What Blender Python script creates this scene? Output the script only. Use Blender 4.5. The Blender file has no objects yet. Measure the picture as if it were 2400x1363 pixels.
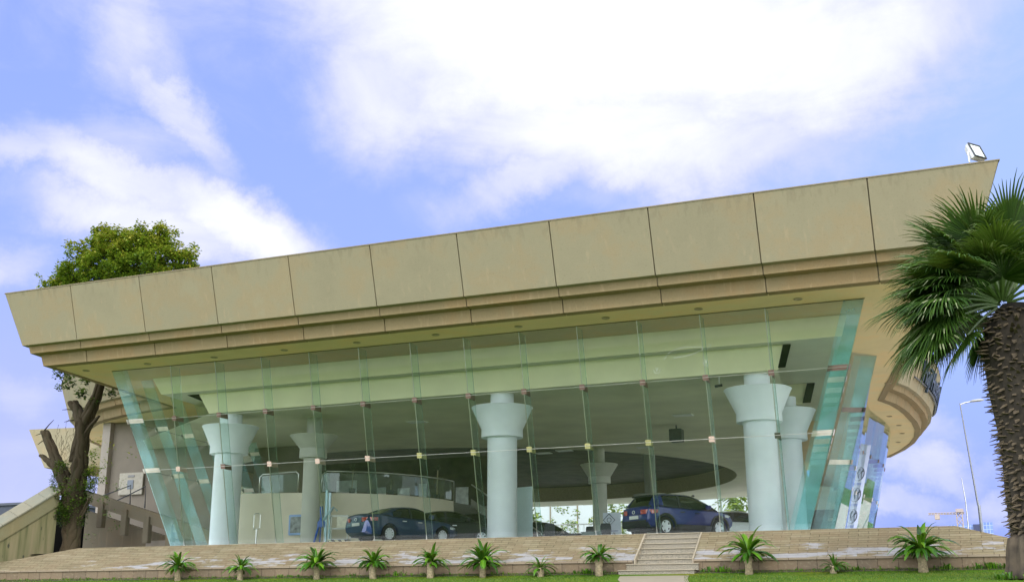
import bpy, bmesh, math, random
from mathutils import Vector, Matrix, noise
R = math.radians
sc = bpy.context.scene
col = sc.collection

# ------------------------------------------------------------------ camera
cam_d = bpy.data.cameras.new("camera")
cam = bpy.data.objects.new("camera", cam_d)
col.objects.link(cam)
_x = Vector((0.9256, 0.3782, -0.003)); _z = Vector((0.364, -0.893, -0.266))
_z.normalize(); _x = (_x - _z * _x.dot(_z)).normalized(); _y = _z.cross(_x)
cam.matrix_world = Matrix(((_x.x, _y.x, _z.x, 0), (_x.y, _y.y, _z.y, 0), (_x.z, _y.z, _z.z, 0), (0, 0, 0, 1)))
cam_d.sensor_width = 36.0
cam_d.lens = 36.0 * 2635.0 / 2400.0
cam_d.clip_end = 6000.0
cam_d.clip_start = 0.2
sc.camera = cam

# ------------------------------------------------------------------ light
SUN_EL, SUN_AZ = 40.0, 150.0      # azimuth measured clockwise from +Y
SUN_STRENGTH = 0.75
EXPOSURE = 0.88
world = bpy.data.worlds.new("World"); sc.world = world; world.use_nodes = True
nt = world.node_tree; nt.nodes.clear()
def N(tree, t, **kw):
    n = tree.nodes.new(t)
    for k, v in kw.items(): setattr(n, k, v)
    return n
def val(tree, v):
    n = tree.nodes.new('ShaderNodeValue'); n.outputs[0].default_value = v; return n.outputs[0]
def mth(tree, op, a, b=None, c=None, clamp=False):
    n = tree.nodes.new('ShaderNodeMath'); n.operation = op; n.use_clamp = clamp
    for i, s in enumerate((a, b, c)):
        if s is None: continue
        if isinstance(s, (int, float)): n.inputs[i].default_value = s
        else: tree.links.new(s, n.inputs[i])
    return n.outputs[0]
def mixc(tree, f, a, b, blend='MIX'):
    n = tree.nodes.new('ShaderNodeMix'); n.data_type = 'RGBA'; n.blend_type = blend
    for i, s in ((0, f), (6, a), (7, b)):
        if isinstance(s, (int, float)): n.inputs[i].default_value = s
        elif isinstance(s, tuple): n.inputs[i].default_value = s if len(s) == 4 else (*s, 1)
        else: tree.links.new(s, n.inputs[i])
    return n.outputs[2]
def ramp(tree, f, stops, interp='LINEAR'):
    n = tree.nodes.new('ShaderNodeValToRGB'); cr = n.color_ramp; cr.interpolation = interp
    while len(cr.elements) > 1: cr.elements.remove(cr.elements[-1])
    cr.elements[0].position = stops[0][0]; cr.elements[0].color = (*stops[0][1], 1)
    for p, c in stops[1:]:
        e = cr.elements.new(p); e.color = (*c, 1)
    tree.links.new(f, n.inputs[0]); return n.outputs[0]
def maprange(tree, v, a, b, c=0.0, d=1.0, smooth=True):
    n = tree.nodes.new('ShaderNodeMapRange'); n.interpolation_type = 'SMOOTHSTEP' if smooth else 'LINEAR'
    tree.links.new(v, n.inputs[0])
    for i, s in enumerate((a, b, c, d)): n.inputs[i + 1].default_value = s
    return n.outputs[0]

tc = N(nt, 'ShaderNodeTexCoord')
sep = N(nt, 'ShaderNodeSeparateXYZ'); nt.links.new(tc.outputs['Generated'], sep.inputs[0])
az = mth(nt, 'ARCTAN2', sep.outputs[0], sep.outputs[1])
el = mth(nt, 'ARCSINE', sep.outputs[2])
comb = N(nt, 'ShaderNodeCombineXYZ'); nt.links.new(az, comb.inputs[0]); nt.links.new(el, comb.inputs[1])
ae = comb.outputs[0]
# fractal noise in the sky's own azimuth/elevation, stretched along the wisps
mp = N(nt, 'ShaderNodeMapping'); nt.links.new(ae, mp.inputs[0])
mp.inputs['Rotation'].default_value = (0, 0, 0.45); mp.inputs['Scale'].default_value = (6.0, 12.0, 1)
nz = N(nt, 'ShaderNodeTexNoise'); nt.links.new(mp.outputs[0], nz.inputs['Vector'])
nz.inputs['Scale'].default_value = 1.0; nz.inputs['Detail'].default_value = 9; nz.inputs['Roughness'].default_value = 0.6
nz.inputs['Distortion'].default_value = 0.6
nz2 = N(nt, 'ShaderNodeTexNoise'); nt.links.new(ae, nz2.inputs['Vector'])
nz2.inputs['Scale'].default_value = 3.2; nz2.inputs['Detail'].default_value = 3
BLOBS = [(-0.302, 0.499, 0.257, 0.088, -0.092, 1.5), (-0.265, 0.406, 0.169, 0.048, -0.078, 1.1), (-0.371, 0.368, 0.068, 0.027, 0.305, 0.8),
 (-0.083, 0.453, 0.12, 0.061, 0.093, 1.1), (-0.519, 0.451, 0.066, 0.063, 0.036, 0.8), (-0.742, 0.476, 0.042, 0.076, 0.296, 0.55),
 (-0.697, 0.407, 0.069, 0.022, -0.763, 0.7), (-0.822, 0.362, 0.044, 0.016, -0.215, 0.6), (-0.736, 0.349, 0.095, 0.027, -0.285, 0.9),
 (-0.638, 0.322, 0.087, 0.028, -0.368, 1.1), (-0.715, 0.312, 0.096, 0.029, -0.093, 0.95), (-0.74, 0.381, 0.063, 0.028, -0.059, 0.5),
 (-0.267, 0.351, 0.163, 0.023, 0.014, 0.35), (0.03, 0.47, 0.067, 0.028, 0.313, 0.5),
 (-0.044, 0.14, 0.04, 0.021, -0.423, 0.55), (-0.034, 0.101, 0.048, 0.017, -0.227, 0.6), (-0.063, 0.074, 0.053, 0.012, -0.03, 0.5), (-0.799, 0.155, 0.036, 0.02, -0.124, 0.5), (-0.825, 0.268, 0.04, 0.017, 0.11, 0.45), (0.012, 0.071, 0.037, 0.013, -0.035, 0.5)]
# warp the blob coordinates so the cloud edges are ragged
wv = N(nt, 'ShaderNodeTexNoise'); nt.links.new(ae, wv.inputs['Vector'])
wv.inputs['Scale'].default_value = 9.0; wv.inputs['Detail'].default_value = 9; wv.inputs['Roughness'].default_value = 0.66
wsub = N(nt, 'ShaderNodeVectorMath', operation='SUBTRACT'); nt.links.new(wv.outputs['Color'], wsub.inputs[0]); wsub.inputs[1].default_value = (.5, .5, .5)
wsc = N(nt, 'ShaderNodeVectorMath', operation='SCALE'); nt.links.new(wsub.outputs[0], wsc.inputs[0]); wsc.inputs['Scale'].default_value = 0.095
wad = N(nt, 'ShaderNodeVectorMath', operation='ADD'); nt.links.new(ae, wad.inputs[0]); nt.links.new(wsc.outputs[0], wad.inputs[1])
acc = None
for a0, e0, r1, r2, ang, s in BLOBS:
    sb = N(nt, 'ShaderNodeVectorMath', operation='SUBTRACT'); nt.links.new(wad.outputs[0], sb.inputs[0]); sb.inputs[1].default_value = (a0, e0, 0)
    m = N(nt, 'ShaderNodeMapping'); nt.links.new(sb.outputs[0], m.inputs[0])
    m.vector_type = 'TEXTURE'; m.inputs['Rotation'].default_value = (0, 0, ang); m.inputs['Scale'].default_value = (r1, r2, 1)
    ln = N(nt, 'ShaderNodeVectorMath', operation='LENGTH'); nt.links.new(m.outputs[0], ln.inputs[0])
    g = maprange(nt, ln.outputs['Value'], 1.75, 0.2, 0.0, s * 1.08)
    acc = g if acc is None else mth(nt, 'MAXIMUM', acc, g)
# elsewhere in the sky (outside the photograph) broken cloud of the same kind
far = mth(nt, 'MAXIMUM', maprange(nt, el, 0.55, 0.8), maprange(nt, mth(nt, 'ABSOLUTE', mth(nt, 'ADD', az, 0.37)), 0.55, 0.9))
acc = mth(nt, 'MAXIMUM', acc, maprange(nt, nz2.outputs[0], .45, .75, 0, .42))
acc = mth(nt, 'MAXIMUM', acc, mth(nt, 'MULTIPLY', far, maprange(nt, nz2.outputs[0], 0.25, 0.55, 0.4, 1.3)))
dens = mth(nt, 'ADD', acc, mth(nt, 'MULTIPLY', mth(nt, 'SUBTRACT', nz.outputs[0], 0.5), 1.25))
thin = maprange(nt, dens, -0.02, 0.85)
thick = maprange(nt, dens, 0.45, 1.60)
sky = N(nt, 'ShaderNodeTexSky'); sky.sky_type = 'NISHITA'; sky.sun_disc = False
sky.sun_elevation = R(SUN_EL); sky.sun_rotation = R(SUN_AZ)
sky.dust_density = 0.6; sky.ozone_density = 1.5; sky.altitude = 0
base = mixc(nt, 1.0, sky.outputs[0], (1.0, 0.90, 0.98), 'MULTIPLY')
SK = 0.15
pale = maprange(nt, el, 0.65, 0.0, 0.55, 0.97)
right = maprange(nt, az, -0.45, 0.12, 0.0, 0.75)
base = mixc(nt, pale, base, (1.16, 1.55, 4.0))
base = mixc(nt, mth(nt, 'MULTIPLY', right, maprange(nt, el, 0.05, 0.30)), base, (1.75, 2.4, 4.0))
lowl = mth(nt, 'MULTIPLY', maprange(nt, el, .34, .08, 0, .7), maprange(nt, az, -.45, -.85))
base = mixc(nt, lowl, base, (2.2, 2.35, 3.8))
c1 = mixc(nt, thin, base, (2.55, 2.7, 3.8))
c2 = mixc(nt, thick, c1, (4.1, 4.15, 4.4))
back = maprange(nt, sep.outputs[1], 0.25, -0.35, 1.0, 3.1)  # sky behind the camera brightened, added fill light for the hall
bk = N(nt, 'ShaderNodeVectorMath', operation='SCALE'); nt.links.new(c2, bk.inputs[0]); nt.links.new(back, bk.inputs['Scale']); c2 = bk.outputs[0]
bg = N(nt, 'ShaderNodeBackground'); nt.links.new(c2, bg.inputs[0]); bg.inputs[1].default_value = SK
wo = N(nt, 'ShaderNodeOutputWorld'); nt.links.new(bg.outputs[0], wo.inputs[0])

sun_d = bpy.data.lights.new("sun", 'SUN'); sun = bpy.data.objects.new("sun", sun_d); col.objects.link(sun)
sun_d.energy = SUN_STRENGTH; sun_d.angle = R(8.0); sun_d.color = (1.0, 0.95, 0.86)
_sd = Vector((math.sin(R(SUN_AZ)) * math.cos(R(SUN_EL)), math.cos(R(SUN_AZ)) * math.cos(R(SUN_EL)), math.sin(R(SUN_EL))))
sun.rotation_euler = _sd.to_track_quat('Z', 'Y').to_euler()

sc.view_settings.view_transform = 'Standard'; sc.view_settings.look = 'None'
sc.view_settings.exposure = EXPOSURE; sc.view_settings.gamma = 1.0; sc.view_settings.use_curve_mapping = False
sc.cycles.transparent_max_bounces = 48
sc.cycles.max_bounces = 10; sc.cycles.diffuse_bounces = 5; sc.cycles.glossy_bounces = 4
sc.cycles.use_denoising = True
sc.cycles.sample_clamp_indirect = 6.0

# ------------------------------------------------------------------ helpers
rnd = random.Random(7)
def tag(o, label=None, cat=None, group=None, kind=None):
    if label: o['label'] = label
    if cat: o['category'] = cat
    if group: o['group'] = group
    if kind: o['kind'] = kind
    return o
def empty(name, loc=(0, 0, 0), rz=0.0):
    o = bpy.data.objects.new(name, None); col.objects.link(o)
    o.location = loc; o.rotation_euler = (0, 0, rz); o.empty_display_size = 0.2
    return o
def link(name, bm, mat, parent=None, smooth=False, angle=None):
    me = bpy.data.meshes.new(name); bm.normal_update(); bm.to_mesh(me); bm.free()
    for m in (mat if isinstance(mat, (list, tuple)) else [mat]): me.materials.append(m)
    o = bpy.data.objects.new(name, me); col.objects.link(o)
    if parent is not None: o.parent = parent
    if smooth:
        for p in me.polygons: p.use_smooth = True
        if angle is not None:
            try: me.set_sharp_from_angle(angle=R(angle))
            except Exception: pass
    return o
def B(): return bmesh.new()
def box(bm, x0, x1, y0, y1, z0, z1, mi=0, M=None):
    vs = [bm.verts.new(Vector(p)) for p in ((x0, y0, z0), (x1, y0, z0), (x1, y1, z0), (x0, y1, z0), (x0, y0, z1), (x1, y0, z1), (x1, y1, z1), (x0, y1, z1))]
    if M is not None:
        for v in vs: v.co = M @ v.co
    fs = []
    for q in ((0, 3, 2, 1), (4, 5, 6, 7), (0, 1, 5, 4), (1, 2, 6, 5), (2, 3, 7, 6), (3, 0, 4, 7)):
        f = bm.faces.new([vs[i] for i in q]); f.material_index = mi; fs.append(f)
    return fs
def hexa(bm, pts):
    """8 points: bottom 4 then top 4"""
    vs = [bm.verts.new(Vector(p)) for p in pts]
    for q in ((0, 3, 2, 1), (4, 5, 6, 7), (0, 1, 5, 4), (1, 2, 6, 5), (2, 3, 7, 6), (3, 0, 4, 7)):
        bm.faces.new([vs[i] for i in q])
def loft(bm, rings, closed=True, cap=True, mi=0):
    prev = None; first = None
    for r in rings:
        cur = [bm.verts.new(Vector(p)) for p in r]
        if prev:
            n = len(cur)
            for i in range(n if closed else n - 1):
                j = (i + 1) % n
                f = bm.faces.new((prev[i], prev[j], cur[j], cur[i])); f.material_index = mi
        else: first = cur
        prev = cur
    if cap and closed:
        f = bm.faces.new(list(reversed(first))); f.material_index = mi
        f = bm.faces.new(prev); f.material_index = mi
def tube(bm, pts, rads, n=8, cap=True, jit=0.0, rr=None):
    pts = [Vector(p) for p in pts]
    if not isinstance(rads, (list, tuple)): rads = [rads] * len(pts)
    rings = []; up = None
    for i, p in enumerate(pts):
        d = (pts[min(i + 1, len(pts) - 1)] - pts[max(i - 1, 0)])
        if d.length < 1e-9: d = Vector((0, 0, 1))
        d.normalize()
        if up is None:
            up = Vector((0, 0, 1)) if abs(d.z) < .9 else Vector((1, 0, 0))
        a = d.cross(up)
        if a.length < 1e-6: a = d.cross(Vector((0, 1, 0)))
        a.normalize(); b = a.cross(d).normalized(); up = b
        ring = []
        for k in range(n):
            t = 2 * math.pi * k / n
            r = rads[i] * (1 + (jit * (rr.random() - .5) * 2 if rr else 0))
            ring.append(p + (a * math.cos(t) + b * math.sin(t)) * r)
        rings.append(ring)
    loft(bm, rings, True, cap)
def lathe(bm, prof, c, n=40):
    """prof: list of (r,z)"""
    rings = [[(c[0] + r * math.cos(2 * math.pi * k / n), c[1] + r * math.sin(2 * math.pi * k / n), z) for k in range(n)] for r, z in prof]
    loft(bm, rings, True, True)
def rbox(bm, x0, x1, y0, y1, z0, z1, bev=0.02, M=None):
    t = bmesh.new(); box(t, x0, x1, y0, y1, z0, z1)
    bmesh.ops.bevel(t, geom=list(t.edges), offset=bev, segments=2, affect='EDGES')
    me = bpy.data.meshes.new('tmp'); t.to_mesh(me); t.free()
    if M is not None: me.transform(M)
    bm.from_mesh(me); bpy.data.meshes.remove(me)
def copy_tree(o, parent=None):
    c = o.copy(); col.objects.link(c)
    if parent is not None: c.parent = parent
    for ch in list(o.children): copy_tree(ch, c)
    return c

# ------------------------------------------------------------------ materials
def newmat(name):
    m = bpy.data.materials.new(name); m.use_nodes = True
    t = m.node_tree; b = t.nodes['Principled BSDF']
    return m, t, b
def setp(b, **kw):
    names = {'rough': 'Roughness', 'metal': 'Metallic', 'spec': 'Specular IOR Level', 'coat': 'Coat Weight', 'coatr': 'Coat Roughness'}
    for k, v in kw.items(): b.inputs[names[k]].default_value = v
def plain(name, c, rough=.6, metal=0, spec=.5, var=.12, scale=8.0, bump=0.0, coat=0):
    m, t, b = newmat(name); setp(b, rough=rough, metal=metal, spec=spec, coat=coat)
    tcn = N(t, 'ShaderNodeTexCoord'); nn = N(t, 'ShaderNodeTexNoise'); t.links.new(tcn.outputs['Object'], nn.inputs['Vector'])
    nn.inputs['Scale'].default_value = scale; nn.inputs['Detail'].default_value = 5
    lo = tuple(x * (1 - var) for x in c); hi = tuple(min(1, x * (1 + var)) for x in c)
    t.links.new(ramp(t, nn.outputs[0], [(.3, lo), (.7, hi)]), b.inputs['Base Color'])
    if bump:
        bp = N(t, 'ShaderNodeBump'); bp.inputs['Strength'].default_value = bump; bp.inputs['Distance'].default_value = .02
        t.links.new(nn.outputs[0], bp.inputs['Height']); t.links.new(bp.outputs[0], b.inputs['Normal'])
    return m
def concrete(name, c, speck=.35, stain=.25, tint=(.45, .34, .2)):
    """exposed fine-aggregate concrete: blotches, fine speckle, vertical run marks"""
    m, t, b = newmat(name); setp(b, rough=.88, spec=.25)
    g = N(t, 'ShaderNodeNewGeometry').outputs['Position']
    a = N(t, 'ShaderNodeTexNoise'); t.links.new(g, a.inputs['Vector']); a.inputs['Scale'].default_value = .55; a.inputs['Detail'].default_value = 6; a.inputs['Roughness'].default_value = .62
    f = N(t, 'ShaderNodeTexNoise'); t.links.new(g, f.inputs['Vector']); f.inputs['Scale'].default_value = 19; f.inputs['Detail'].default_value = 4; f.inputs['Roughness'].default_value = .8
    mpn = N(t, 'ShaderNodeMapping'); t.links.new(g, mpn.inputs[0]); mpn.inputs['Scale'].default_value = (5.5, 5.5, .5)
    w = N(t, 'ShaderNodeTexNoise'); t.links.new(mpn.outputs[0], w.inputs['Vector']); w.inputs['Scale'].default_value = 1; w.inputs['Detail'].default_value = 5
    oi = N(t, 'ShaderNodeObjectInfo')
    warm = (min(1, c[0] * 1.06), c[1] * .97, c[2] * .90)
    c0 = ramp(t, a.outputs[0], [(.3, tuple(x * .93 for x in c)), (.48, c), (.60, warm), (.74, tuple(min(1, x * 1.06) for x in c))])
    c0 = mixc(t, mth(t, 'MULTIPLY', oi.outputs['Random'], .16), c0, tuple(x * .62 for x in c))
    c1_ = mixc(t, mth(t, 'MULTIPLY', maprange(t, f.outputs[0], .56, .70), speck), c0, tuple(x * .42 for x in c))
    c1_ = mixc(t, mth(t, 'MULTIPLY', maprange(t, f.outputs[0], .42, .30), speck * .5), c1_, tuple(min(1, x * 1.5) for x in c))
    c2_ = mixc(t, mth(t, 'MULTIPLY', maprange(t, w.outputs[0], .55, .8), stain), c1_, tint)
    sz = N(t, 'ShaderNodeSeparateXYZ'); t.links.new(g, sz.inputs[0])
    ru = mth(t, 'MULTIPLY', maprange(t, w.outputs[0], .50, .66), maprange(t, sz.outputs[2], 11.7, 12.75, 0, .38))
    c2_ = mixc(t, ru, c2_, tuple(x * .55 for x in c))
    t.links.new(c2_, b.inputs['Base Color'])
    bp = N(t, 'ShaderNodeBump'); bp.inputs['Strength'].default_value = .35; bp.inputs['Distance'].default_value = .01
    t.links.new(f.outputs[0], bp.inputs['Height']); t.links.new(bp.outputs[0], b.inputs['Normal'])
    return m
def glass(name, tint, refl=1.0, rough=0.0, base=.04, dirt_sheen=.0, dc=(.62, .70, .62)):  # diffuse film: dirt on panes, painted-in sky brightness on fins and edges
    m = bpy.data.materials.new(name); m.use_nodes = True; t = m.node_tree; t.nodes.clear()
    tr = N(t, 'ShaderNodeBsdfTransparent'); tr.inputs[0].default_value = (*tint, 1)
    gl = N(t, 'ShaderNodeBsdfGlossy'); gl.inputs['Roughness'].default_value = rough; gl.inputs[0].default_value = (.92, 1, .97, 1)
    fr = N(t, 'ShaderNodeFresnel'); fr.inputs[0].default_value = 1.5
    mx = N(t, 'ShaderNodeMixShader'); t.links.new(mth(t, 'MULTIPLY', fr.outputs[0], refl, clamp=True), mx.inputs[0])
    t.links.new(tr.outputs[0], mx.inputs[1]); t.links.new(gl.outputs[0], mx.inputs[2])
    last = mx.outputs[0]
    if dirt_sheen:
        df = N(t, 'ShaderNodeBsdfDiffuse'); df.inputs[0].default_value = (*dc, 1)
        g = N(t, 'ShaderNodeNewGeometry').outputs['Position']
        a = N(t, 'ShaderNodeTexNoise'); t.links.new(g, a.inputs['Vector']); a.inputs['Scale'].default_value = .8; a.inputs['Detail'].default_value = 6
        m2 = N(t, 'ShaderNodeMixShader'); t.links.new(maprange(t, a.outputs[0], .3, .8, dirt_sheen * .3, dirt_sheen * 1.6), m2.inputs[0])
        t.links.new(last, m2.inputs[1]); t.links.new(df.outputs[0], m2.inputs[2]); last = m2.outputs[0]
    o = N(t, 'ShaderNodeOutputMaterial'); t.links.new(last, o.inputs[0])
    return m
M = {}
M['conc'] = concrete('fascia_concrete', (.278, .248, .152))
M['conc_b'] = concrete('band_concrete', (.255, .197, .100), speck=.5, stain=.35)
M['soffit'] = concrete('soffit_concrete', (.70, .565, .30), speck=.12, stain=.15)
M['joint'] = plain('joint_filler', (.19, .155, .09), rough=.9)
M['roof'] = plain('roof_membrane', (.35, .34, .32), rough=.9)
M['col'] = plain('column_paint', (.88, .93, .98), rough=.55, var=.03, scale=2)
M['wall'] = plain('rendered_wall', (.22, .19, .14), rough=.85, var=.06, scale=1.5)
M['ceil'] = plain('painted_ceiling', (.50, .48, .38), rough=.8, var=.06, scale=.6)
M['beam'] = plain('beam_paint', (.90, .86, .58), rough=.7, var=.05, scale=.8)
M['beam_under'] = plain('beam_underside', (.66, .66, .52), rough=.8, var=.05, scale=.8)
M['dark'] = plain('flat_black', (.006, .006, .005), rough=1.0, spec=0)
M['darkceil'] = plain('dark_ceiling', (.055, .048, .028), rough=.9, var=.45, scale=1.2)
M['rim'] = plain('ring_paint', (.38, .32, .20), rough=.8)
M['glass'] = glass('clear_glass', (.935, .985, .95), refl=1.1, dirt_sheen=.008)
M['fin'] = glass('fin_glass', (.86, .96, .94), refl=.5, rough=.02, dirt_sheen=.05, dc=(.45, .80, .78))  # cyan film colour paints sky brightness into the fins
M['finside'] = glass('side_fin_glass', (.84, .97, .98), refl=1.2, rough=.02, dirt_sheen=.19, dc=(.45, .92, .98))  # stronger cyan film, painted in for sky reflected and passed by side fins
M['edge'] = glass('glass_edge', (.55, .78, .74), refl=3.0, dirt_sheen=.35)  # pale diffuse share painted as the bright reflection along glass edges
M['steel'] = plain('brushed_steel', (.62, .62, .58), rough=.28, metal=1.0, var=.1, scale=20)
M['clamp'] = plain('clamp_steel', (.48, .40, .31), rough=.35, metal=.9, var=.2, scale=3)
M['clamp_l'] = plain('pale_clamp_steel', (.75, .68, .60), rough=.4, metal=.6, var=.15, scale=3)
M['cable'] = plain('steel_cable', (.75, .74, .70), rough=.35, metal=.7, var=.05)
M['blackm'] = plain('black_metal', (.03, .035, .04), rough=.45, var=.2)
M['floor'] = plain('terrace_tile', (.70, .70, .66), rough=.35, var=.08, scale=2)
M['white'] = plain('white_paint', (.72, .72, .69), rough=.5, var=.04, scale=3)
M['mezz'] = plain('cream_wall_paint', (.70, .64, .49), rough=.7, var=.05, scale=1.2)

M['cl_brown'] = plain('brown_clamp', (.20, .125, .095), rough=.5, metal=.2, var=.2, scale=3)
M['cl_gold'] = plain('olive_gold_clamp', (.42, .40, .17), rough=.45, metal=.3, var=.15, scale=3)
M['cl_pink'] = plain('beige_clamp', (.62, .46, .36), rough=.5, metal=.2, var=.1, scale=3)
M['cl_dark'] = plain('dark_clamp', (.06, .07, .04), rough=.5, metal=.3)

M['col_in'] = plain('dimmed_column_paint', (.50, .50, .43), rough=.6, var=.05, scale=2)  # darker copy of the column paint, dim interior light put into the colour
# ================================================================== GROUND
LAWN = [(-3000, -2.2), (-60, -2.0), (0, -1.6), (20, 0.0), (30, .47), (37.3, .80), (38.02, .95), (38.6, .95), (60, .6), (120, -.4), (400, -1.5), (4500, -3.0)]
def lawn_z(y):
    for (a, b), (c, d) in zip(LAWN, LAWN[1:]):
        if y <= c: return b + (d - b) * (y - a) / (c - a)
    return LAWN[-1][1]
m, t, b = newmat('lawn_soil_and_turf'); setp(b, rough=.95, spec=.1)
g = N(t, 'ShaderNodeNewGeometry').outputs['Position']
a = N(t, 'ShaderNodeTexNoise'); t.links.new(g, a.inputs['Vector']); a.inputs['Scale'].default_value = .35; a.inputs['Detail'].default_value = 4
f = N(t, 'ShaderNodeTexNoise'); t.links.new(g, f.inputs['Vector']); f.inputs['Scale'].default_value = 14; f.inputs['Detail'].default_value = 4
gc = ramp(t, a.outputs[0], [(.3, (.03, .085, .004)), (.55, (.07, .145, .006)), (.75, (.14, .15, .01))])
gc = mixc(t, maprange(t, f.outputs[0], .45, .7, 0, .55), gc, (.030, .055, .008))
t.links.new(gc, b.inputs['Base Color']); M['lawn'] = m
bm = B()
xs = [-3000, -400, -120, -60, -40, -20, 0, 20, 60, 400, 3000]
ys = []
for (y0, _), (y1, _) in zip(LAWN, LAWN[1:]): ys.append(y0)
ys.append(LAWN[-1][0])
grid = [[bm.verts.new((x, y, lawn_z(y))) for x in xs] for y in ys]
for i in range(len(ys) - 1):
    for j in range(len(xs) - 1):
        bm.faces.new((grid[i][j], grid[i][j + 1], grid[i + 1][j + 1], grid[i + 1][j]))
tag(link('lawn', bm, M['lawn']), kind='structure')
bm = B(); yy = [28, 30, 34, 37.3, 38.02, 38.6, 45, 60, 78, 110, 120, 400]; xl = [4.6, 4.4, 4.3, 4.2, 4.2, 4.2, 4.2, 4.2, 4.2, .5, -2, -8]
vl = [(bm.verts.new((a_, y_, lawn_z(y_) + .03)), bm.verts.new((160, y_, lawn_z(y_) + .03))) for a_, y_ in zip(xl, yy)]
for (a_, b_), (c_, d_) in zip(vl, vl[1:]): bm.faces.new((a_, b_, d_, c_))
tag(link('bounce_paving', bm, plain('pale_bounce_paving', (.62, .57, .48), rough=.85, var=.08, scale=.8)), kind='structure')  # unseen pale ground added for reflection in the right glass and soffit bounce
# concrete path leading down from the steps
bm = B()
pl = [(-11.3, 37.2), (-10.1, 33.0), (-8.6, 28.5), (-6.2, 20)]
pr = [(-8.95, 37.2), (-8.0, 33.0), (-6.85, 28.5), (-4.8, 20)]
L_ = [bm.verts.new((x, y, lawn_z(y) + .012)) for x, y in pl]; R_ = [bm.verts.new((x, y, lawn_z(y) + .012)) for x, y in pr]
for i in range(3): bm.faces.new((L_[i + 1], R_[i + 1], R_[i], L_[i]))
M['path'] = plain('path_concrete', (.25, .22, .15), rough=.9, var=.12, scale=2.5, bump=.2)
tag(link('path', bm, M['path']), kind='structure')

bm = B(); bm.faces.new([bm.verts.new(p) for p in ((-42.5, 37.66, lawn_z(37.66) + .006), (2.5, 37.66, lawn_z(37.66) + .006), (2.5, 38.0, lawn_z(38.0) + .006), (-42.5, 38.0, lawn_z(38.0) + .006))])
tag(link('planting_soil', bm, plain('planting_soil', (.05, .042, .022), rough=.95, var=.6, scale=7)), kind='structure')
# street and pavement the camera looks from
for nm_, y0_, y1_, c_ in (('pavement', -7.0, -3.5, (.42, .40, .36)), ('street', -22.0, -7.0, (.06, .06, .06))):
    bm = B(); bm.faces.new([bm.verts.new(p) for p in ((-200, y0_, lawn_z(y0_) + .03), (200, y0_, lawn_z(y0_) + .03), (200, y1_, lawn_z(y1_) + .03), (-200, y1_, lawn_z(y1_) + .03))]); tag(link(nm_, bm, plain(nm_ + '_surface', c_, rough=.9, var=.15, scale=1.5)), kind='structure')
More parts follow.
